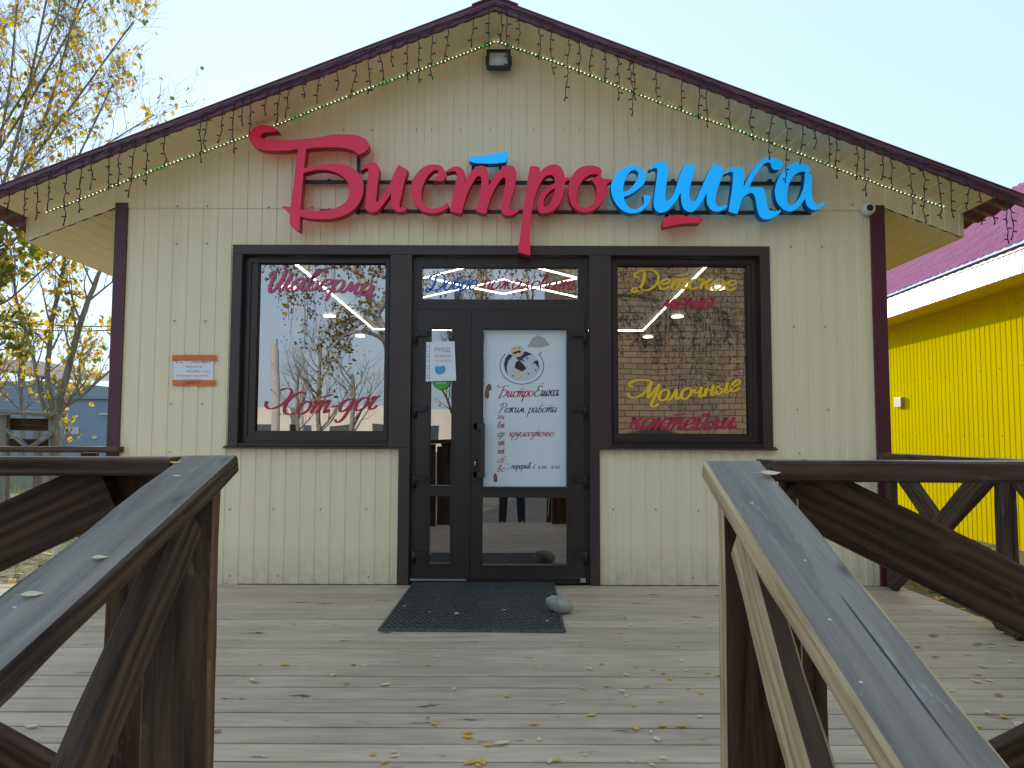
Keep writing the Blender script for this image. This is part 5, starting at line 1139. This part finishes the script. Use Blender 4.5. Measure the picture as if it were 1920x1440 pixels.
for px,e in ((495,520),(515,540),(532,570),(548,600),(560,625),(574,640),(588,650),(600,640),(612,600),(640,530),(690,540),(715,560),(1165,560),(1180,600),(1205,560),(1235,640),(1250,670),(1262,690),(1280,640),(1300,600),(1312,690),(1330,720),(1345,700),(1362,620),(1380,640),(1395,600),(820,560),(860,570),(900,560),(1040,560),(1060,570)):
    for z in range(2): hang(px+rn.uniform(-12,12),330,e-rn.uniform(0,40)*z,-8.6-rn.random())
hb.build('twigs',['bark','leaf_birch'],hb_root)
# photographer, seen only in the door glass
ph=empty('person',(.02,-6.25,-.316),'person in dark trousers and jacket mirrored in the lower pane of the door','person')
def skin_obj(name,verts,edges,radii,mat,parent,root=0,sub=2):
    me=bpy.data.meshes.new(name); me.from_pydata([Vector(v)-Vector((.02,-6.25,-.316)) for v in verts],edges,[]); o=bpy.data.objects.new(name,me); link(o,parent,(.02,-6.25,-.316))
    md=o.modifiers.new('s','SKIN'); md.use_smooth_shade=True
    for i,r in enumerate(radii): me.skin_vertices[0].data[i].radius=(r,r) if not isinstance(r,tuple) else r; me.skin_vertices[0].data[i].use_root=(i==root)
    s=o.modifiers.new('u','SUBSURF'); s.levels=s.render_levels=sub; me.materials.append(M[mat]); return o
X,Y,Z=.0,-6.3,-.316
def q(x,y,z): return (X+x,Y+y,Z+z)
body=skin_obj('body',[q(0,0,.93),q(0,0,1.15),q(0,.01,1.36),q(0,.02,1.47),q(0,.04,1.60),q(0,.04,1.69),q(-.18,0,1.38),q(-.24,.12,1.14),q(-.10,.30,1.36),q(.18,0,1.38),q(.24,.12,1.14),q(.10,.30,1.36),q(-.1,0,.88),q(-.13,.02,.50),q(-.14,0,.10),q(.1,0,.88),q(.15,.02,.50),q(.17,0,.10),q(-.14,.12,.05),q(.19,.12,.05)],
 [(0,1),(1,2),(2,3),(3,4),(4,5),(2,6),(6,7),(7,8),(2,9),(9,10),(10,11),(0,12),(12,13),(13,14),(0,15),(15,16),(16,17),(14,18),(17,19)],[.14,.13,.14,.06,.09,.08,.06,.045,.03,.06,.045,.03,.09,.06,.04,.09,.06,.04,.035,.035],'skin',ph)
skin_obj('trousers',[q(0,0,.95),q(-.1,0,.86),q(-.13,.02,.50),q(-.14,0,.05),q(.1,0,.86),q(.15,.02,.50),q(.17,0,.05)],[(0,1),(1,2),(2,3),(0,4),(4,5),(5,6)],[.16,.105,.078,.066,.105,.078,.066],'denim',ph)
skin_obj('shoes',[q(-.14,-.04,.05),q(-.14,.08,.05),q(-.14,.17,.035)],[(0,1),(1,2)],[.055,.055,.04],'shoe',ph); skin_obj('shoes',[q(.18,-.04,.05),q(.19,.08,.05),q(.20,.17,.035)],[(0,1),(1,2)],[.055,.055,.04],'shoe',ph)
skin_obj('jacket',[q(0,0,.9),q(0,0,1.15),q(0,.01,1.37),q(0,.02,1.47),q(-.18,0,1.38),q(-.25,.12,1.13),q(-.12,.27,1.33),q(.18,0,1.38),q(.25,.12,1.13),q(.12,.27,1.33)],[(0,1),(1,2),(2,3),(2,4),(4,5),(5,6),(2,7),(7,8),(8,9)],[.18,.165,.17,.075,.085,.065,.05,.085,.065,.05],'jacket',ph)
skin_obj('hair',[q(0,.01,1.72),q(0,.0,1.66),q(0,-.03,1.60)],[(0,1),(1,2)],[.075,.098,.085],'hair',ph)
